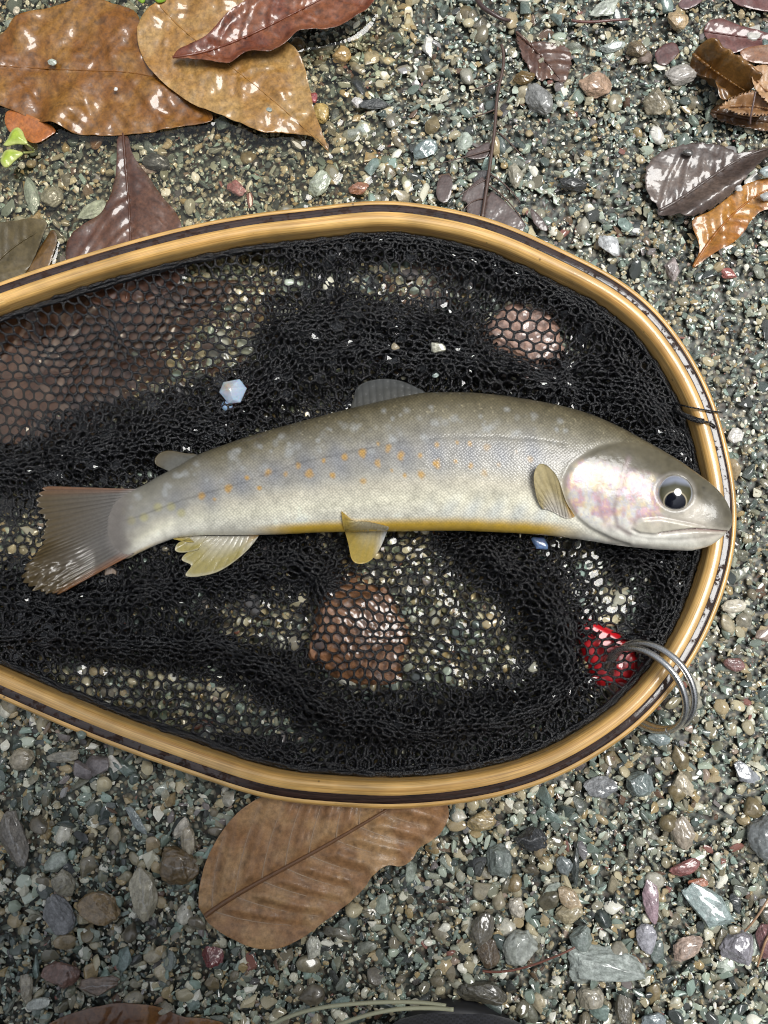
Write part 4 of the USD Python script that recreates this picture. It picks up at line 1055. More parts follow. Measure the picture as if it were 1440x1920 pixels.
# the double steel ring round the hoop
steel = usdkit.material(stage, '/World/Looks/brushed_steel', {'g': ('geometry', {}), 'n': ('noise_texture', {'scale': 1800.0, 'detail': 3.0}), 'r': ('map_range', {'from_min': .3, 'from_max': .7, 'to_min': .20, 'to_max': .36}), 'b': ('bump', {'strength': .25, 'distance': .0001}),
    'p': ('principled_bsdf', {'base_color': (.72, .71, .69), 'metallic': 1.0})}, [('g.position', 'n.vector'), ('n.fac', 'r.value'), ('r.result', 'p.roughness'), ('n.fac', 'b.height'), ('b.normal', 'p.normal')], surface='p.BSDF')
ring = thing('steel_ring', 'double steel ring looped over the hoop at lower right', 'ring', at=P(1228, 1295, .0125))
a_ = np.linspace(0, 2 * np.pi, 160)
for k, (c_, r_, tl) in enumerate((((1208, 1293, .0128), .0170, 56), ((1222, 1286, .0138), .0170, 52))):
    ctr = P(*c_)
    ux = np.array([.50, -.866, 0]) if k == 0 else np.array([.46, -.888, 0])
    vx = np.array([-ux[1], ux[0], 0]); vx = vx * math.cos(math.radians(tl)) + np.array([0, 0, 1.0]) * math.sin(math.radians(tl))
    loop_ = ctr + r_ * (np.cos(a_)[:, None] * ux + np.sin(a_)[:, None] * vx)
    obj('coil', tube(loop_, .00125, 12), steel, ring, smooth=True)

# ------------------------------------------------------------------ leaves
leaf_wet = principled('wet_leaf', None, .40, .70, .10, mottle=.55, mscale=560., bump=.16, bscale=60., bdist=.0050, trans=.08)
leaf_dry = principled('dull_leaf', None, .48, .30, .16, mottle=.42, mscale=420., bump=.30, bscale=1100., bdist=.0004, trans=.10)
vein_mat = principled('leaf_vein', None, .45, .35, .12, mottle=.2, mscale=600.)
LEAF_POLYS = []
LEAF_GROUP = 'fallen leaves on the gravel'


def leaf(label, outline, midrib, col, col2, z0, shape=None, mat=None, veins=0, vein_col=None, vein_w=.00035, name='fallen_leaf', cat='leaf', round_=2, step=.0011, thick=.00035, teeth=0, wav=.0012, vein_relief=.0004, curve=.35, rib_w=.0007, group=LEAF_GROUP, vlen=1.0, seed=None, spot=.0, pillow=0., rib_col=None):
    """shape(q, d) gives the lift in metres above z0 at photo pixels q, d metres from the edge."""
    mat = mat or leaf_wet
    sd = len(label) * 7 + int(outline[0][0]) if seed is None else seed
    o = chaikin(outline, round_) if round_ else np.asarray(outline, float)
    if teeth:
        o = spline(o, 400, closed=True)
        nn = np.roll(o, -1, 0) - np.roll(o, 1, 0); nn = np.c_[nn[:, 1], -nn[:, 0]] / np.maximum(np.linalg.norm(nn, axis=1, keepdims=True), 1e-9)
        if (nn * (o - o.mean(0))).sum() < 0:
            nn = -nn
        o = o + nn * (teeth * ((np.arange(400) * 34 / 400) % 1 - .5))[:, None]
    o = o + 1.6 * np.stack([fbm(np.c_[o / 12, np.full(len(o), 1.5)], 2, sd) - .5, fbm(np.c_[o / 12, np.full(len(o), 4.5)], 2, sd) - .5], 1) * 2
    mean = o.mean(0)
    zq = lambda q, d: (shape(q, d) if shape else 0 * d)
    xy = P(o[:, 0], o[:, 1], z0)[:, :2]
    p, f, d = sheet(xy, step, sd)
    q = PX(np.c_[p, np.full(len(p), z0)])
    mr = spline(np.asarray(midrib, float), 60) if midrib is not None else None
    z = z0 + zq(q, d) + wav * (fbm(np.c_[q / 70, np.full(len(q), .5)], 3, sd) - .5) * 2 + wav * .5 * (fbm(np.c_[q / 22, np.full(len(q), .5)], 2, sd + 1) - .5)
    n_ = fbm(np.c_[q / 40, np.zeros(len(q))], 4, sd + 3)
    c = mixc(np.zeros((len(p), 3)) + col, col2, sm(n_, .35, .68))
    if spot:
        c = c * (1 - spot * sm(fbm(np.c_[q / 9, np.zeros(len(q))], 3, sd + 5), .60, .72))[:, None]
    vl = []
    if mr is not None:
        dm, am, vec = seg_dist(q, mr)
        z = z - .0006 * np.exp(-(dm / 9) ** 2)
        L_ = np.linalg.norm(np.diff(mr, axis=0), axis=1).sum()
        md = (mr[-1] - mr[0]) / np.linalg.norm(mr[-1] - mr[0])
        poly_ = Polygon(o).buffer(0)
        for k in range(veins):
            t0 = .06 + .86 * (k + .5 * 0) / max(veins - 1, 1)
            i0 = int(t0 * 59)
            loc = mr[min(i0 + 1, 59)] - mr[max(i0 - 1, 0)]; loc /= np.linalg.norm(loc)
            for sgn in (-1, 1):
                nrm = sgn * np.array([-loc[1], loc[0]])
                ll = np.linspace(0, 1, 24)[:, None] * L_ * .55 * vlen
                pts = mr[i0] + nrm * ll * math.cos(.62) + loc * (ll * math.sin(.62) + curve * ll ** 2 / (L_ * .5)) + 1.5 * math.sin(k * 2.1 + sgn) * np.sin(ll / L_ * 9)
                ins = shapely.contains_xy(poly_, pts[:, 0], pts[:, 1])
                e = np.argmin(ins) if not ins.all() else len(pts)
                if e > 4:
                    vl.append(pts[:e - 1])
        if pillow and vl:
            dall = np.min([seg_dist(q, pts)[0] for pts in vl] + [dm], axis=0)
            z = z + pillow * (1 - np.exp(-(dall / 17) ** 2))
        for pts in vl:
            dv, _, vv_ = seg_dist(q, pts)
            z = z + vein_relief * np.exp(-(dv / 3.2) ** 2) - vein_relief * .9 * np.exp(-((dv - 8) / 6) ** 2)
            if vein_col is not None:
                c = mixc(c, np.asarray(vein_col), .5 * np.exp(-(dv / 2.2) ** 2))
    v, ff = close(p, f, z, z - thick)
    t = thing(name, label, cat, group, at=np.r_[xy.mean(0), z0])
    LEAF_POLYS.append((Polygon(xy).buffer(0), float(np.median(z))))
    obj('blade', (v, ff), mat, t, smooth=True, col=np.vstack([c, c]))
    tr = cKDTree(q)
    zat = lambda pts: z[tr.query(pts, k=3)[1]].mean(1)
    if mr is not None and rib_w:
        keep_ = shapely.contains_xy(Polygon(o).buffer(3), mr[:, 0], mr[:, 1])
        m2 = mr[keep_]
        if len(m2) > 3:
            pz = zat(m2) + rib_w * .25
            obj('midrib', tube(P(m2[:, 0], m2[:, 1], pz), np.linspace(rib_w, rib_w * .45, len(m2)), 7), vein_mat, t, smooth=True, col=rib_col if rib_col is not None else np.asarray(col) * 1.0)
    if vein_col is not None:
        for pts in vl:
            obj('side_vein', tube(P(pts[:, 0], pts[:, 1], zat(pts) - vein_w * .35), np.linspace(vein_w, vein_w * .35, len(pts)), 5), vein_mat, t, smooth=True, col=vein_col)
    return t


def curl(c0, direction, amount, start=0.0):
    """Lift that grows with distance along a direction from c0 (pixels), quadratic."""
    dr = np.asarray(direction, float) / np.linalg.norm(direction)
    return lambda q, d: amount * np.maximum(0, ((q - c0) @ dr - start) / 100) ** 2


L1 = [(-60, 80), (-30, 75), (8, 62), (28, 36), (58, 20), (110, 8), (150, -2), (186, -6), (216, 6), (256, 16), (268, 60), (310, 130), (352, 186), (402, 212), (396, 230), (340, 236), (300, 244), (240, 251), (182, 253), (130, 249), (98, 234), (58, 222), (20, 204), (-10, 196), (-60, 170), (-90, 120)]
leaf('big wet orange-brown leaf at the upper left corner', L1, [(-80, 118), (40, 126), (160, 132), (270, 140), (395, 224)], (.20, .075, .010), (.26, .12, .022), .0036, lambda q, d: .0036 * np.exp(-((q[:, 0] - .45 * (240 - q[:, 1]) - 108) / 26) ** 2) * sm(q[:, 1], 140, 230) + .0025 * np.exp(-((q[:, 0] - 42) / 26) ** 2 - ((q[:, 1] - 44) / 30) ** 2), veins=7, vein_relief=.00015, wav=.0032, rib_w=.0003, spot=.35)
L2 = [(256, 62), (262, 34), (290, 8), (315, -16), (420, -22), (470, -10), (470, 20), (500, 60), (545, 80), (566, 108), (578, 150), (588, 205), (601, 242), (620, 288), (606, 272), (588, 254), (560, 247), (520, 246), (494, 251), (470, 240), (440, 226), (404, 212), (350, 190), (300, 150), (266, 112)]
leaf('large tan leaf lying between the orange-brown and red-brown leaves', L2, [(300, 10), (368, 76), (440, 130), (520, 195), (616, 284)], (.33, .165, .040), (.39, .23, .075), .0066, None, veins=7, vein_relief=.0002, wav=.0030, rib_w=.0003, spot=.25)
L3 = [(322, 104), (345, 86), (386, 74), (404, 56), (422, 34), (470, -4), (520, -30), (640, -40), (712, -12), (694, 18), (664, 44), (626, 56), (592, 64), (562, 66), (546, 80), (526, 97), (500, 104), (462, 99), (436, 121), (405, 119), (366, 112), (332, 112)]
leaf('shiny red-brown leaf with a pointed tip lying on the tan leaf', L3, [(324, 107), (400, 92), (480, 60), (560, 20), (640, -20)], (.155, .042, .018), (.22, .075, .03), .0104, lambda q, d: .0022 * sm(.0035 - d, 0, .0035) * sm(q[:, 0], 340, 420), veins=6, vein_relief=.0004, wav=.0030, rib_w=.0006, spot=.4)
leaf('small burnt-orange leaf end poking out below the big orange-brown leaf', [(8, 202), (52, 214), (100, 236), (106, 246), (92, 256), (66, 272), (40, 258), (10, 244)], None, (.36, .11, .02), (.42, .15, .03), .0030, None, wav=.0012)
L6 = [(220, 250), (240, 250), (247, 290), (271, 320), (300, 364), (336, 404), (345, 450), (350, 520), (300, 560), (190, 580), (140, 540), (122, 490), (126, 442), (165, 414), (192, 398), (206, 368), (215, 338), (220, 298)]
leaf('maroon leaf slipping under the top left of the hoop', L6, [(231, 250), (238, 340), (244, 430), (236, 560)], (.080, .032, .018), (.12, .052, .028), .0022, None, veins=6, vein_relief=.0003, wav=.0016, rib_w=.0006, spot=.3, round_=1)
L7 = [(-40, 420), (20, 416), (62, 415), (100, 421), (88, 446), (64, 486), (40, 520), (10, 560), (-40, 560)]
leaf('dark olive-brown curled leaf at the left edge above the hoop', L7, [(-30, 520), (30, 460), (98, 424)], (.085, .065, .030), (.12, .09, .04), .0040, lambda q, d: .0045 * sm(q[:, 0] - .6 * (q[:, 1] - 420), 0, 90), mat=leaf_dry, veins=4, vein_relief=.0003, rib_w=.0005)
leaf('dark amber underside of a leaf below the olive-brown curled leaf', [(98, 424), (108, 446), (100, 480), (86, 520), (40, 530), (60, 488), (86, 448)], None, (.10, .05, .012), (.13, .07, .02), .0030, None)
L8 = [(462, 1506), (424, 1546), (393, 1596), (377, 1645), (373, 1690), (380, 1717), (386, 1726), (415, 1742), (460, 1769), (497, 1778), (528, 1774), (572, 1754), (610, 1724), (655, 1690), (685, 1660), (703, 1631), (727, 1618), (752, 1625), (774, 1608), (784, 1588), (816, 1570), (836, 1546), (843, 1519), (830, 1480), (760, 1452), (640, 1452), (540, 1470)]
leaf('large dry brown leaf with raised ribs under the lower hoop', L8, [(378, 1722), (440, 1680), (520, 1635), (620, 1580), (707, 1529), (800, 1470)], (.35, .185, .082), (.45, .27, .125), .0046, lambda q, d: .0010 * sm(q[:, 0], 380, 420) - .0006, mat=leaf_dry, veins=9, vein_col=(.38, .26, .165), vein_w=.00034, vein_relief=.00015, wav=.0016, rib_w=.0010, curve=.42, spot=.3, pillow=.0024, rib_col=(.17, .085, .04))
leaf('orange-brown leaf with a dark patch cut by the bottom edge', [(70, 1930), (128, 1901), (182, 1886), (240, 1879), (300, 1886), (332, 1906), (380, 1910), (430, 1918), (430, 1980), (70, 1980)], [(90, 1950), (240, 1925), (420, 1945)], (.20, .085, .02), (.12, .05, .02), .0040, None, veins=4, vein_relief=.0003, rib_w=.0005)
# right-hand leaves
leaf('flat maroon leaf half buried in grit at the upper right', [(1318, 44), (1350, 32), (1385, 46), (1446, 62), (1490, 70), (1490, 96), (1440, 84), (1404, 90), (1362, 104), (1326, 78)], [(1320, 58), (1400, 70), (1490, 82)], (.12, .040, .034), (.16, .07, .06), .0026, None, veins=4, vein_relief=.0002, rib_w=.0004)
leaf('torn purple-brown leaf scrap under grit left of the dried curled leaf', [(1226, 98), (1244, 84), (1266, 76), (1276, 96), (1262, 112), (1244, 126), (1230, 116)], None, (.10, .042, .038), (.14, .07, .06), .0024, None)
leaf('purple-brown leaf scrap at the top edge', [(1268, 8), (1290, -10), (1330, -14), (1312, 6), (1284, 20)], None, (.14, .075, .075), (.18, .1, .1), .0024, None)
leaf('flat maroon leaf cut by the top right corner', [(1360, -20), (1460, -20), (1460, 24), (1420, 18), (1380, 10)], None, (.13, .05, .045), (.17, .08, .07), .0022, None)
leaf('rust-brown leaf fragment at the right edge above the dried leaves', [(1384, 92), (1420, 84), (1470, 80), (1470, 120), (1430, 118), (1396, 112)], None, (.22, .09, .04), (.27, .13, .06), .0034, None)
L10 = [(1296, 100), (1312, 96), (1340, 97), (1372, 110), (1404, 126), (1418, 150), (1412, 172), (1390, 178), (1372, 186), (1356, 200), (1340, 196), (1336, 172), (1318, 146), (1304, 126)]
leaf('glossy amber-brown rolled dry leaf at the upper right', L10, [(1300, 102), (1350, 140), (1400, 172)], (.17, .075, .014), (.24, .12, .03), .0062, lambda q, d: .0065 * np.sin(np.clip(((q - [1350, 140]) @ [-.58, .81] + 32) / 64, 0, 1) * np.pi * 2.2) + .002, veins=5, vein_relief=.0005, wav=.0030, rib_w=.0007, spot=.4, step=.0008)
leaf('dark brown leaf blade beneath the rolled dry leaf', [(1330, 205), (1352, 190), (1400, 200), (1470, 210), (1470, 246), (1424, 242), (1380, 234), (1344, 224)], [(1334, 208), (1400, 222), (1470, 232)], (.11, .05, .018), (.16, .08, .03), .0040, None, veins=4, teeth=3)
leaf('toothed light brown leaf in front of the rolled dry leaf', [(1346, 204), (1366, 190), (1398, 178), (1418, 176), (1440, 196), (1450, 214), (1422, 222), (1388, 220), (1364, 212)], [(1348, 203), (1390, 198), (1448, 206)], (.27, .14, .06), (.36, .21, .10), .0098, lambda q, d: .0025 * sm(.004 - d, 0, .004), mat=leaf_dry, veins=5, vein_relief=.0004, teeth=6, step=.0008)
leaf('pale peach-brown dry leaf at the right edge', [(1406, 124), (1436, 120), (1480, 126), (1490, 200), (1446, 196), (1430, 184), (1414, 160)], [(1490, 140), (1440, 170), (1420, 150)], (.44, .25, .12), (.52, .33, .18), .0135, curl(np.array([1440, 160]), (-1, .4), .006), mat=leaf_dry, veins=4, vein_relief=.0004, teeth=3)
L11 = [(1212, 313), (1220, 298), (1242, 281), (1286, 268), (1326, 266), (1362, 270), (1384, 286), (1410, 279), (1445, 272), (1480, 270), (1480, 290), (1440, 296), (1426, 304), (1400, 333), (1362, 374), (1322, 398), (1286, 413), (1270, 402), (1252, 406), (1232, 394), (1240, 384), (1226, 376), (1216, 360), (1210, 340)]
leaf('dark grey-purple wet leaf with a water drop at the right', L11, [(1228, 398), (1300, 356), (1370, 308), (1460, 276)], (.085, .060, .050), (.13, .092, .072), .0066, lambda q, d: .0045 * sm((q - [1300, 356]) @ [.55, .83], 0, 36) * (1 - sm((q - [1300, 356]) @ [.55, .83], 30, 62)) - .001, veins=6, vein_relief=.0003, teeth=3.5, wav=.0016, rib_w=.0007, spot=.3)
L12 = [(1294, 411), (1330, 398), (1360, 376), (1392, 344), (1440, 330), (1490, 326), (1490, 392), (1452, 388), (1428, 394), (1410, 410), (1394, 438), (1370, 459), (1330, 480), (1310, 496), (1298, 504), (1302, 490), (1313, 474), (1312, 456), (1300, 434)]
leaf('bright orange-brown wet leaf with pointed lobes at the right edge', L12, [(1300, 500), (1340, 440), (1400, 380), (1480, 340)], (.33, .12, .018), (.42, .19, .035), .0050, lambda q, d: .0016 * np.exp(-((q[:, 0] - 1352) / 16) ** 2), veins=5, vein_relief=.0004, wav=.0020, rib_w=.0006, spot=.4, round_=1)
L15 = [(966, 56), (980, 74), (1006, 76), (1040, 80), (1067, 86), (1074, 110), (1066, 134), (1060, 158), (1044, 150), (1030, 142), (1014, 152), (1000, 138), (986, 118), (974, 90)]
leaf('brown toothed leaf half buried in the upper gravel', L15, [(968, 60), (1010, 100), (1050, 148)], (.095, .045, .030), (.14, .075, .05), .0034, None, veins=5, vein_relief=.0004, teeth=4, rib_w=.0006)
sk = [(904, 408), (912, 356), (920, 300), (928, 236), (934, 170), (944, 120), (940, 84)]
sk_t = thing('leaf_skeleton', 'decayed leaf reduced to a long brown rib above the hoop', 'leaf', LEAF_GROUP, at=P(920, 280, .005))
skp = spline(np.array(sk, float), 60)
obj('midrib', tube(P(skp[:, 0], skp[:, 1], np.linspace(.0062, .0050, 60)), np.linspace(.00075, .00062, 60), 8), vein_mat, sk_t, smooth=True, col=(.085, .050, .038))
for a, b, c_ in (((914, 345), (950, 375), (986, 424)), ((917, 325), (945, 345), (975, 380)), ((908, 372), (886, 378), (868, 396)), ((915, 335), (890, 348), (862, 366)), ((928, 205), (905, 214), (878, 222)), ((925, 240), (950, 262), (985, 300)), ((922, 280), (880, 292), (830, 305)), ((936, 150), (915, 160), (880, 168))):
    q_ = spline(np.array([a, b, c_], float), 20)
    obj('side_vein', tube(P(q_[:, 0], q_[:, 1], .0050 - .0008 * np.linspace(0, 1, 20)), np.linspace(.00038, .00020, 20), 5), vein_mat, sk_t, smooth=True, col=(.09, .052, .040))
for o_ in ([(915, 356), (940, 372), (968, 400), (990, 430), (960, 440), (904, 420)], [(912, 326), (909, 390), (902, 410), (872, 398), (880, 380), (862, 374), (880, 350)], [(920, 262), (918, 296), (880, 300), (870, 286), (896, 276)], [(822, 330), (846, 326), (850, 352), (838, 384), (816, 372)], [(990, 388), (1012, 404), (1034, 436), (1004, 428)]):
    xy_ = P(*np.array(chaikin(o_, 1), float).T, .0042)[:, :2]
    p_, f_, d_ = sheet(xy_, .0012)
    zz_ = .0044 + .0012 * (fbm(np.c_[p_ * 90, 0 * p_[:, :1]], 2, 3) - .5)
    v_, f_ = close(p_, f_, zz_, zz_ - .0003)
    obj('blade_remnant', (v_, f_), leaf_wet, sk_t, smooth=True, col=(.085, .055, .048))
# leaves seen through the net
leaf('long maroon-brown leaf lying under the net at upper left', [(-60, 600), (60, 565), (260, 540), (470, 520), (590, 545), (520, 640), (420, 720), (260, 790), (60, 830), (-60, 840)], [(-60, 720), (250, 670), (580, 550)], (.055, .022, .012), (.085, .038, .021), .0002, None, veins=6, vein_relief=.0003, group='leaves lying under the net')
leaf('brown leaf under the net near the top of the hoop', [(700, 520), (760, 490), (860, 500), (900, 540), (850, 580), (760, 580)], [(705, 525), (800, 535), (895, 545)], (.12, .06, .036), (.18, .10, .065), .0006, None, veins=4, vein_relief=.0003, group='leaves lying under the net')
# seedling
lime = principled('lime_leaf', None, .35, .5, .08, mottle=.2, mscale=500., trans=.25)
sd_t = thing('seedling', 'two-leaved lime green seedling at the left edge', 'seedling', at=P(40, 278, .004))
for o_ in ([(4, 272), (14, 262), (20, 248), (32, 238), (42, 244), (46, 256), (54, 270), (48, 272), (30, 270), (14, 275)], [(0, 304), (4, 290), (14, 280), (26, 281), (46, 286), (38, 294), (26, 304), (16, 314), (8, 315)]):
    xy_ = P(*np.array(chaikin(o_, 2), float).T, .0075)[:, :2]
    p_, f_, d_ = sheet(xy_, .0006)
    zz_ = .0078 + .0012 * np.clip(d_ / .002, 0, 1) + .0006 * (noise(np.c_[p_ * 500, 0 * p_[:, :1]]) - .5)
    v_, f_ = close(p_, f_, zz_, zz_ - .0005)
    obj('seed_leaf', (v_, f_), lime, sd_t, smooth=True, col=mixc(np.zeros((len(v_), 3)) + (.62, .68, .22), (.42, .55, .06), np.r_[sm(d_, .0003, .002), sm(d_, .0003, .002)]))
for o_ in ([(50, 270, .0082), (58, 276, .0066), (64, 282, .0030)], [(44, 286, .0082), (54, 286, .0062), (64, 284, .0030)]):
    q_ = spline(np.array(o_, float), 14)
    obj('stem', tube(P(q_[:, 0], q_[:, 1], q_[:, 2]), .00045, 6), lime, sd_t, smooth=True, col=(.34, .36, .12))
ms_t = thing('green_sprig', 'small bright green sprig at the top edge between the big leaves', 'sprig', at=P(284, 2, .006))
for o_ in ([(250, -6), (262, 4), (268, 8), (274, 0), (268, -10)], [(284, -8), (294, 6), (306, 5), (314, -2), (300, -12)]):
    xy_ = P(*np.array(chaikin(o_, 2), float).T, .0075)[:, :2]
    p_, f_, d_ = sheet(xy_, .0006); zz_ = .0078 + .0008 * np.clip(d_ / .001, 0, 1)
    v_, f_ = close(p_, f_, zz_, zz_ - .0005)
    obj('leaflet', (v_, f_), lime, ms_t, smooth=True, col=(.30, .50, .05))
q_ = spline(np.array([(268, -4, .0072), (282, -16, .006), (300, -6, .0072)], float), 14)
obj('stem', tube(P(q_[:, 0], q_[:, 1], q_[:, 2]), .0004, 6), lime, ms_t, smooth=True, col=(.25, .38, .06))
# twigs and needles
twig_mat = principled('twig', None, .45, .4, .1, mottle=.3, mscale=500., bump=.4, bscale=900.)


def twig(pts, r0, r1, col, label, cat, name):
    q = spline(np.array(pts, float), 40)
    w = P(q[:, 0], q[:, 1], q[:, 2])
    w = w + .0003 * (np.stack([fbm(w * 160, 2, 3), fbm(w * 160, 2, 5), fbm(w * 160, 2, 7)], 1) - .5)
    obj(name, tube(w, np.linspace(r0, r1, 40), 8), twig_mat, None, smooth=True, col=col, label=label, category=cat, origin=w.mean(0))


twig([(894, -6, .004), (902, 10, .006), (922, 24, .0065), (944, 36, .0055), (956, 38, .004)], .0011, .0007, (.06, .035, .032), 'short dark curved twig at the top edge', 'twig', 'twig')
twig([(1072, 38, .0045), (1110, 41, .0052), (1150, 38, .0052), (1180, 36, .004)], .0006, .0005, (.14, .06, .05), 'thin straight reddish twig near the top edge', 'twig', 'twig')
twig([(905, 1820, .004), (950, 1821, .006), (1005, 1807, .0075), (1045, 1792, .0085), (1078, 1776, .0085)], .0005, .0004, (.16, .06, .04), 'curved reddish pine needle left of the largest pale stone', 'pine needle', 'pine_needle')
twig([(1450, 1672, .006), (1432, 1700, .008), (1412, 1728, .007), (1396, 1746, .005)], .0005, .0004, (.36, .22, .13), 'pale dry stalk leaning in from the right edge', 'dry stalk', 'dry_stalk')
twig([(1450, 1742, .006), (1436, 1765, .007), (1424, 1800, .006), (1420, 1812, .005)], .0005, .0004, (.33, .19, .10), 'second dry stalk at the right edge, below the first', 'dry stalk', 'dry_stalk')
twig([(1416, 172, .017), (1412, 196, .0155), (1408, 216, .014), (1407, 233, .012)], .0004, .00035, (.13, .08, .07), 'thin brown leaf stalk hanging over the toothed light brown leaf', 'leaf stalk', 'leaf_stalk')
# small things stranded on the leaves
for (x_, y_, L_, W_, c_, lb_, zz_) in ((103, 124, 20, 13, (.42, .47, .36), 'pale green pebble lying on the big orange-brown leaf', .0056), (507, 216, 13, 9, (.28, .36, .30), 'tiny green pebble lying on the tan leaf', .0070), (221, 174, 8, 8, (.72, .72, .66), 'white grain lying on the big orange-brown leaf', .0056),
                                      (1283, 297, 20, 14, (.10, .09, .08), 'dark pebble lying in the drop on the grey-purple leaf', .0075), (1430, 330, 28, 22, (.34, .44, .42), 'pale teal pebble lying on the orange-brown leaf at the right edge', .0066), (1430, 376, 26, 20, (.44, .44, .40), 'pale grey pebble on the lower rim of the bright orange-brown leaf', .0066), (1377, 363, 15, 13, (.62, .60, .56), 'small white pebble between the grey-purple and orange-brown leaves', .0078)):
    stone_at(x_, y_, L_, W_, 10, c_, .3, .6, .3, lb_, zbase=zz_, group='pebbles stranded on leaves', level=3)

# ------------------------------------------------------------------ boot and cord at the bottom edge
cloth = usdkit.material(stage, '/World/Looks/boot_fabric', {'g': ('geometry', {}), 'm': ('mapping', {'rotation': (0, 0, .35)}), 'w': ('checker_texture', {'scale': 850.0, 'color1': (.012, .013, .020), 'color2': (.035, .037, .050)}), 'n': ('noise_texture', {'scale': 300.0, 'detail': 4.0}),
    'r': ('map_range', {'from_min': .3, 'from_max': .7, 'to_min': .6, 'to_max': 1.4}), 'x': ('mix_color', {'blend_type': 'multiply', 'fac': 1.0}), 'b': ('bump', {'strength': .6, 'distance': .0006}), 'p': ('principled_bsdf', {'roughness': .62, 'sheen_weight': .2})},
    [('g.position', 'm.vector'), ('m.vector', 'w.vector'), ('g.position', 'n.vector'), ('n.fac', 'r.value'), ('w.color', 'x.a'), ('r.result', 'x.b'), ('x.result', 'p.base_color'), ('w.fac', 'b.height'), ('b.normal', 'p.normal')], surface='p.BSDF')
rubber = principled('boot_rubber', (.022, .022, .024), .6, 0, bump=.4, bscale=600.)
bt = P(850, 2120, .03)
boot = thing('boot', 'dark navy woven fabric boot toe cut by the bottom edge', 'boot', at=[bt[0], bt[1], 0])


def loft(rings):
    n = len(rings[0]); v = np.vstack(rings); i = np.arange(len(v)).reshape(len(rings), n); j = np.roll(i, -1, 1)
    f = np.stack([i[:-1], j[:-1], j[1:], i[1:]], -1).reshape(-1, 4); f = np.vstack([f[:, [0, 1, 2]], f[:, [0, 2, 3]]])
    v = np.vstack([v, rings[0].mean(0), rings[-1].mean(0)])
    f = np.vstack([f, np.c_[j[0], i[0], np.full(n, len(v) - 2)], np.c_[i[-1], j[-1], np.full(n, len(v) - 1)]])
    if trimesh.Trimesh(v, f, process=False).volume < 0:
        f = f[:, ::-1]
    return v, f


th = np.linspace(0, 2 * np.pi, 60, endpoint=False)
toe_y = P(870, 1922, .022)[1]
cx = P(860, 1900, .02)[0]
rings = []
for k in range(28):                                               # toe, instep and shaft rising towards the wearer
    u = k / 27
    w_, h_ = .066 * math.sin(min(u * 2.2, 1) * math.pi / 2) ** .55 + .0004, .036 * math.sin(min(u * 2.6, 1) * math.pi / 2) ** .7 + .030 * u + .0004
    rings.append(np.c_[cx + w_ * np.cos(th), np.full(60, toe_y - .19 * u ** 1.25), .006 + h_ * (1 + np.sin(th)) / 1.0 * .62])
obj('toe', loft(rings), cloth, boot, smooth=True)
rings = [np.c_[cx + (.058 + .03 * u) * np.cos(th), toe_y - .15 - .01 * u + (.060 + .03 * u) * np.sin(th), np.full(60, .05 + .50 * u)] for u in np.linspace(0, 1, 12)]
obj('shaft', loft(rings), cloth, boot, smooth=True)
rings = [np.c_[cx + (.054 * s_) * np.cos(th), toe_y - .097 + (.098 * s_) * np.sin(th), np.full(60, z_)] for s_, z_ in ((.97, .0005), (1.0, .002), (1.0, .009), (.98, .011))]
obj('sole', loft(rings), rubber, boot, smooth=True)
pale = principled('pale_cord', (.40, .40, .27), .5, .2)
cd = thing('cord', 'pale green cord curving past the boot toe at the bottom edge', 'cord', at=P(680, 1895, .02))
for pts in ([(490, 1932, .006), (545, 1905, .010), (600, 1890, .014), (680, 1881, .018), (770, 1879, .022), (836, 1886, .026)], [(610, 1932, .014), (660, 1912, .018), (720, 1896, .022), (800, 1890, .025), (850, 1893, .028)]):
    q_ = spline(np.array(pts, float), 50)
    obj('strand', tube(P(q_[:, 0], q_[:, 1], q_[:, 2]), .00075, 8), pale, cd, smooth=True)
# a second leg of the wearer, to the left of the first and just outside the frame, stands in the light
boot2 = thing('boot', 'second dark navy boot standing outside the lower left of the picture', 'boot', at=P(230, 2170, 0))
f0 = P(230, 2190, 0)
rings = [np.c_[f0[0] + dx_ + w_ * np.cos(th), f0[1] - .12 + dy_ + l_ * np.sin(th), np.full(60, z_)] for w_, l_, z_, dx_, dy_ in
         ((.050, .135, .001, 0, 0), (.052, .138, .02, 0, 0), (.050, .125, .05, 0, 0), (.055, .085, .09, 0, -.02), (.062, .070, .14, .01, -.02), (.070, .075, .26, .04, .10), (.080, .080, .36, .07, .20), (.15, .13, .44, .14, .25), (.15, .13, .50, .14, .26), (.06, .07, .55, .10, .24))]
obj('shaft', loft(rings), cloth, boot2, smooth=True)
# ------------------------------------------------------------------ shallow water with menisci round whatever stands out of it
WX0, WX1, WY0, WY1, WS = -.26, .085, -.105, .225, .00055
nx, ny = int((WX1 - WX0) / WS), int((WY1 - WY0) / WS)
wx, wy = WX0 + WS * np.arange(nx), WY0 + WS * np.arange(ny)
GX, GY = np.meshgrid(wx, wy, indexing='ij')
bed = hx(GX, GY)
topz = bed - .0004
for i in np.nonzero((diam > .0024) & (G[:, 0] > WX0 + .01) & (G[:, 0] < WX1 - .01) & (G[:, 1] > WY0 + .01) & (G[:, 1] < WY1 - .01))[0]:
    r = diam[i] * .42
    k = int(r / WS) + 1
    a, b = int((G[i, 0] - WX0) / WS), int((G[i, 1] - WY0) / WS)
    sl = (slice(a - k, a + k + 1), slice(b - k, b + k + 1))
    d2 = ((GX[sl] - G[i, 0]) ** 2 + (GY[sl] - G[i, 1]) ** 2) / r ** 2
    topz[sl] = np.maximum(topz[sl], np.where(d2 < 1, base_z[i] + diam[i] * .21 * np.sqrt(np.clip(1 - d2, 0, 1)), -1))
out_ = topz > WATER
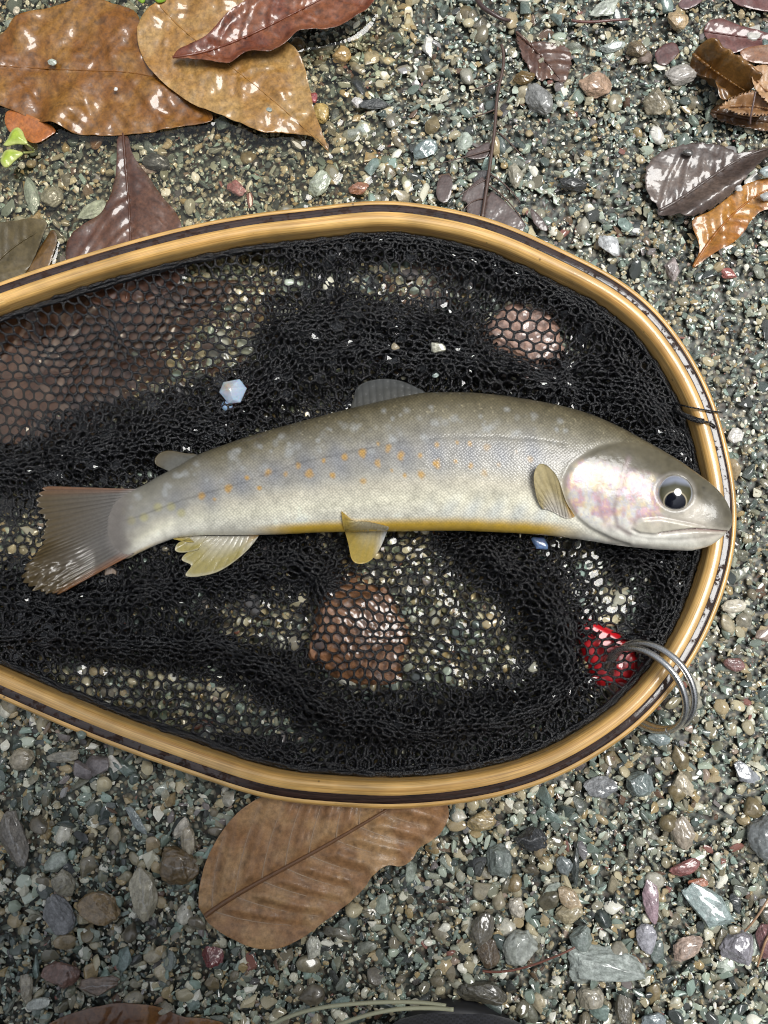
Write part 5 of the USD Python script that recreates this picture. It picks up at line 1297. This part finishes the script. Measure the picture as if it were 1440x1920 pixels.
for poly_, z_ in LEAF_POLYS:
    x0, y0, x1, y1 = poly_.bounds
    if z_ > WATER - .0002 and x1 > WX0 and x0 < WX1 and y1 > WY0 and y0 < WY1:
        out_ |= shapely.contains_xy(poly_, GX.ravel(), GY.ravel()).reshape(GX.shape)
dist_ = ndimage.distance_transform_edt(~out_) * WS
surf = WATER + .00085 * np.exp(-dist_ / .0016) + .0005 * (fbm(np.stack([GX * 60, GY * 60, 0 * GX], -1), 3, 8) - .5)
surf = ndimage.gaussian_filter(surf, .7)
wetm = (bed < WATER + .0006) & (dist_ > -1) & ~ndimage.binary_erosion(out_, iterations=4)
wetm &= (shapely.contains_xy(inner_poly, GX.ravel(), GY.ravel()).reshape(GX.shape) | (GY > .055)) & ~((GX > .012) & (GY > .05))
ii = np.arange(nx * ny).reshape(nx, ny)
ok = wetm[:-1, :-1] & wetm[1:, :-1] & wetm[1:, 1:] & wetm[:-1, 1:]
fq = np.stack([ii[:-1, :-1][ok], ii[1:, :-1][ok], ii[1:, 1:][ok], ii[:-1, 1:][ok]], -1)
uq, inv = np.unique(fq, return_inverse=True)
fq = inv.reshape(fq.shape)
wv = np.c_[GX.ravel()[uq], GY.ravel()[uq], surf.ravel()[uq]]
water_mat = usdkit.material(stage, '/World/Looks/shallow_water', {'f': ('fresnel', {'IOR': 1.42}), 't': ('transparent_bsdf', {'color': (.93, .89, .80)}), 'g': ('glossy_bsdf', {'color': (1, 1, 1), 'roughness': .03}), 'x': ('mix_closure', {})},
    [('f.fac', 'x.fac'), ('t.BSDF', 'x.closure1'), ('g.BSDF', 'x.closure2')], surface='x.closure')
obj('water', (wv, np.vstack([fq[:, [0, 1, 2]], fq[:, [0, 2, 3]]])), water_mat, None, smooth=True, kind='structure', label='clear shallow water over the gravel, seeping in at upper left and under the net', category='water')

# water still held as thin films in some of the net's cells
film_mat = usdkit.material(stage, '/World/Looks/water_film', {'f': ('fresnel', {'IOR': 1.45}), 't': ('transparent_bsdf', {}), 'g': ('glossy_bsdf', {'color': (1, 1, 1), 'roughness': .05}), 'x': ('mix_closure', {})},
    [('f.fac', 'x.fac'), ('t.BSDF', 'x.closure1'), ('g.BSDF', 'x.closure2')], surface='x.closure')
fv, ff_, nf = [], [], 0
rgf = np.random.default_rng(404)
for X_, cells_, D_ in FILMS[:3]:
    ctr_ = X_[cells_].mean(1)
    patch = fbm(np.c_[ctr_[:, :2] * 45, np.full(len(ctr_), 3.3)], 3, 91)
    for cl, c0 in zip(cells_[rgf.uniform(0, 1, len(cells_)) < np.clip((patch - .44) * 2.4, .015, .55)], range(10 ** 6)):
        p = X_[cl]; m_ = p.mean(0)
        a6 = np.argsort(np.arctan2(p[:, 1] - m_[1], p[:, 0] - m_[0])); p = p[a6]
        k = rgf.uniform(.45, .98)
        p = m_ + (p - m_) * k
        fv.append(np.vstack([p, m_ + [0, 0, rgf.normal(0, .00012)]]))
        ff_.append(np.array([[i, (i + 1) % 6, 6] for i in range(6)]) + nf); nf += 7
obj('water_film', (np.vstack(fv), np.vstack(ff_)), film_mat, None, smooth=False, kind='stuff', label='thin films of water glinting in the cells of the black net', category='water')
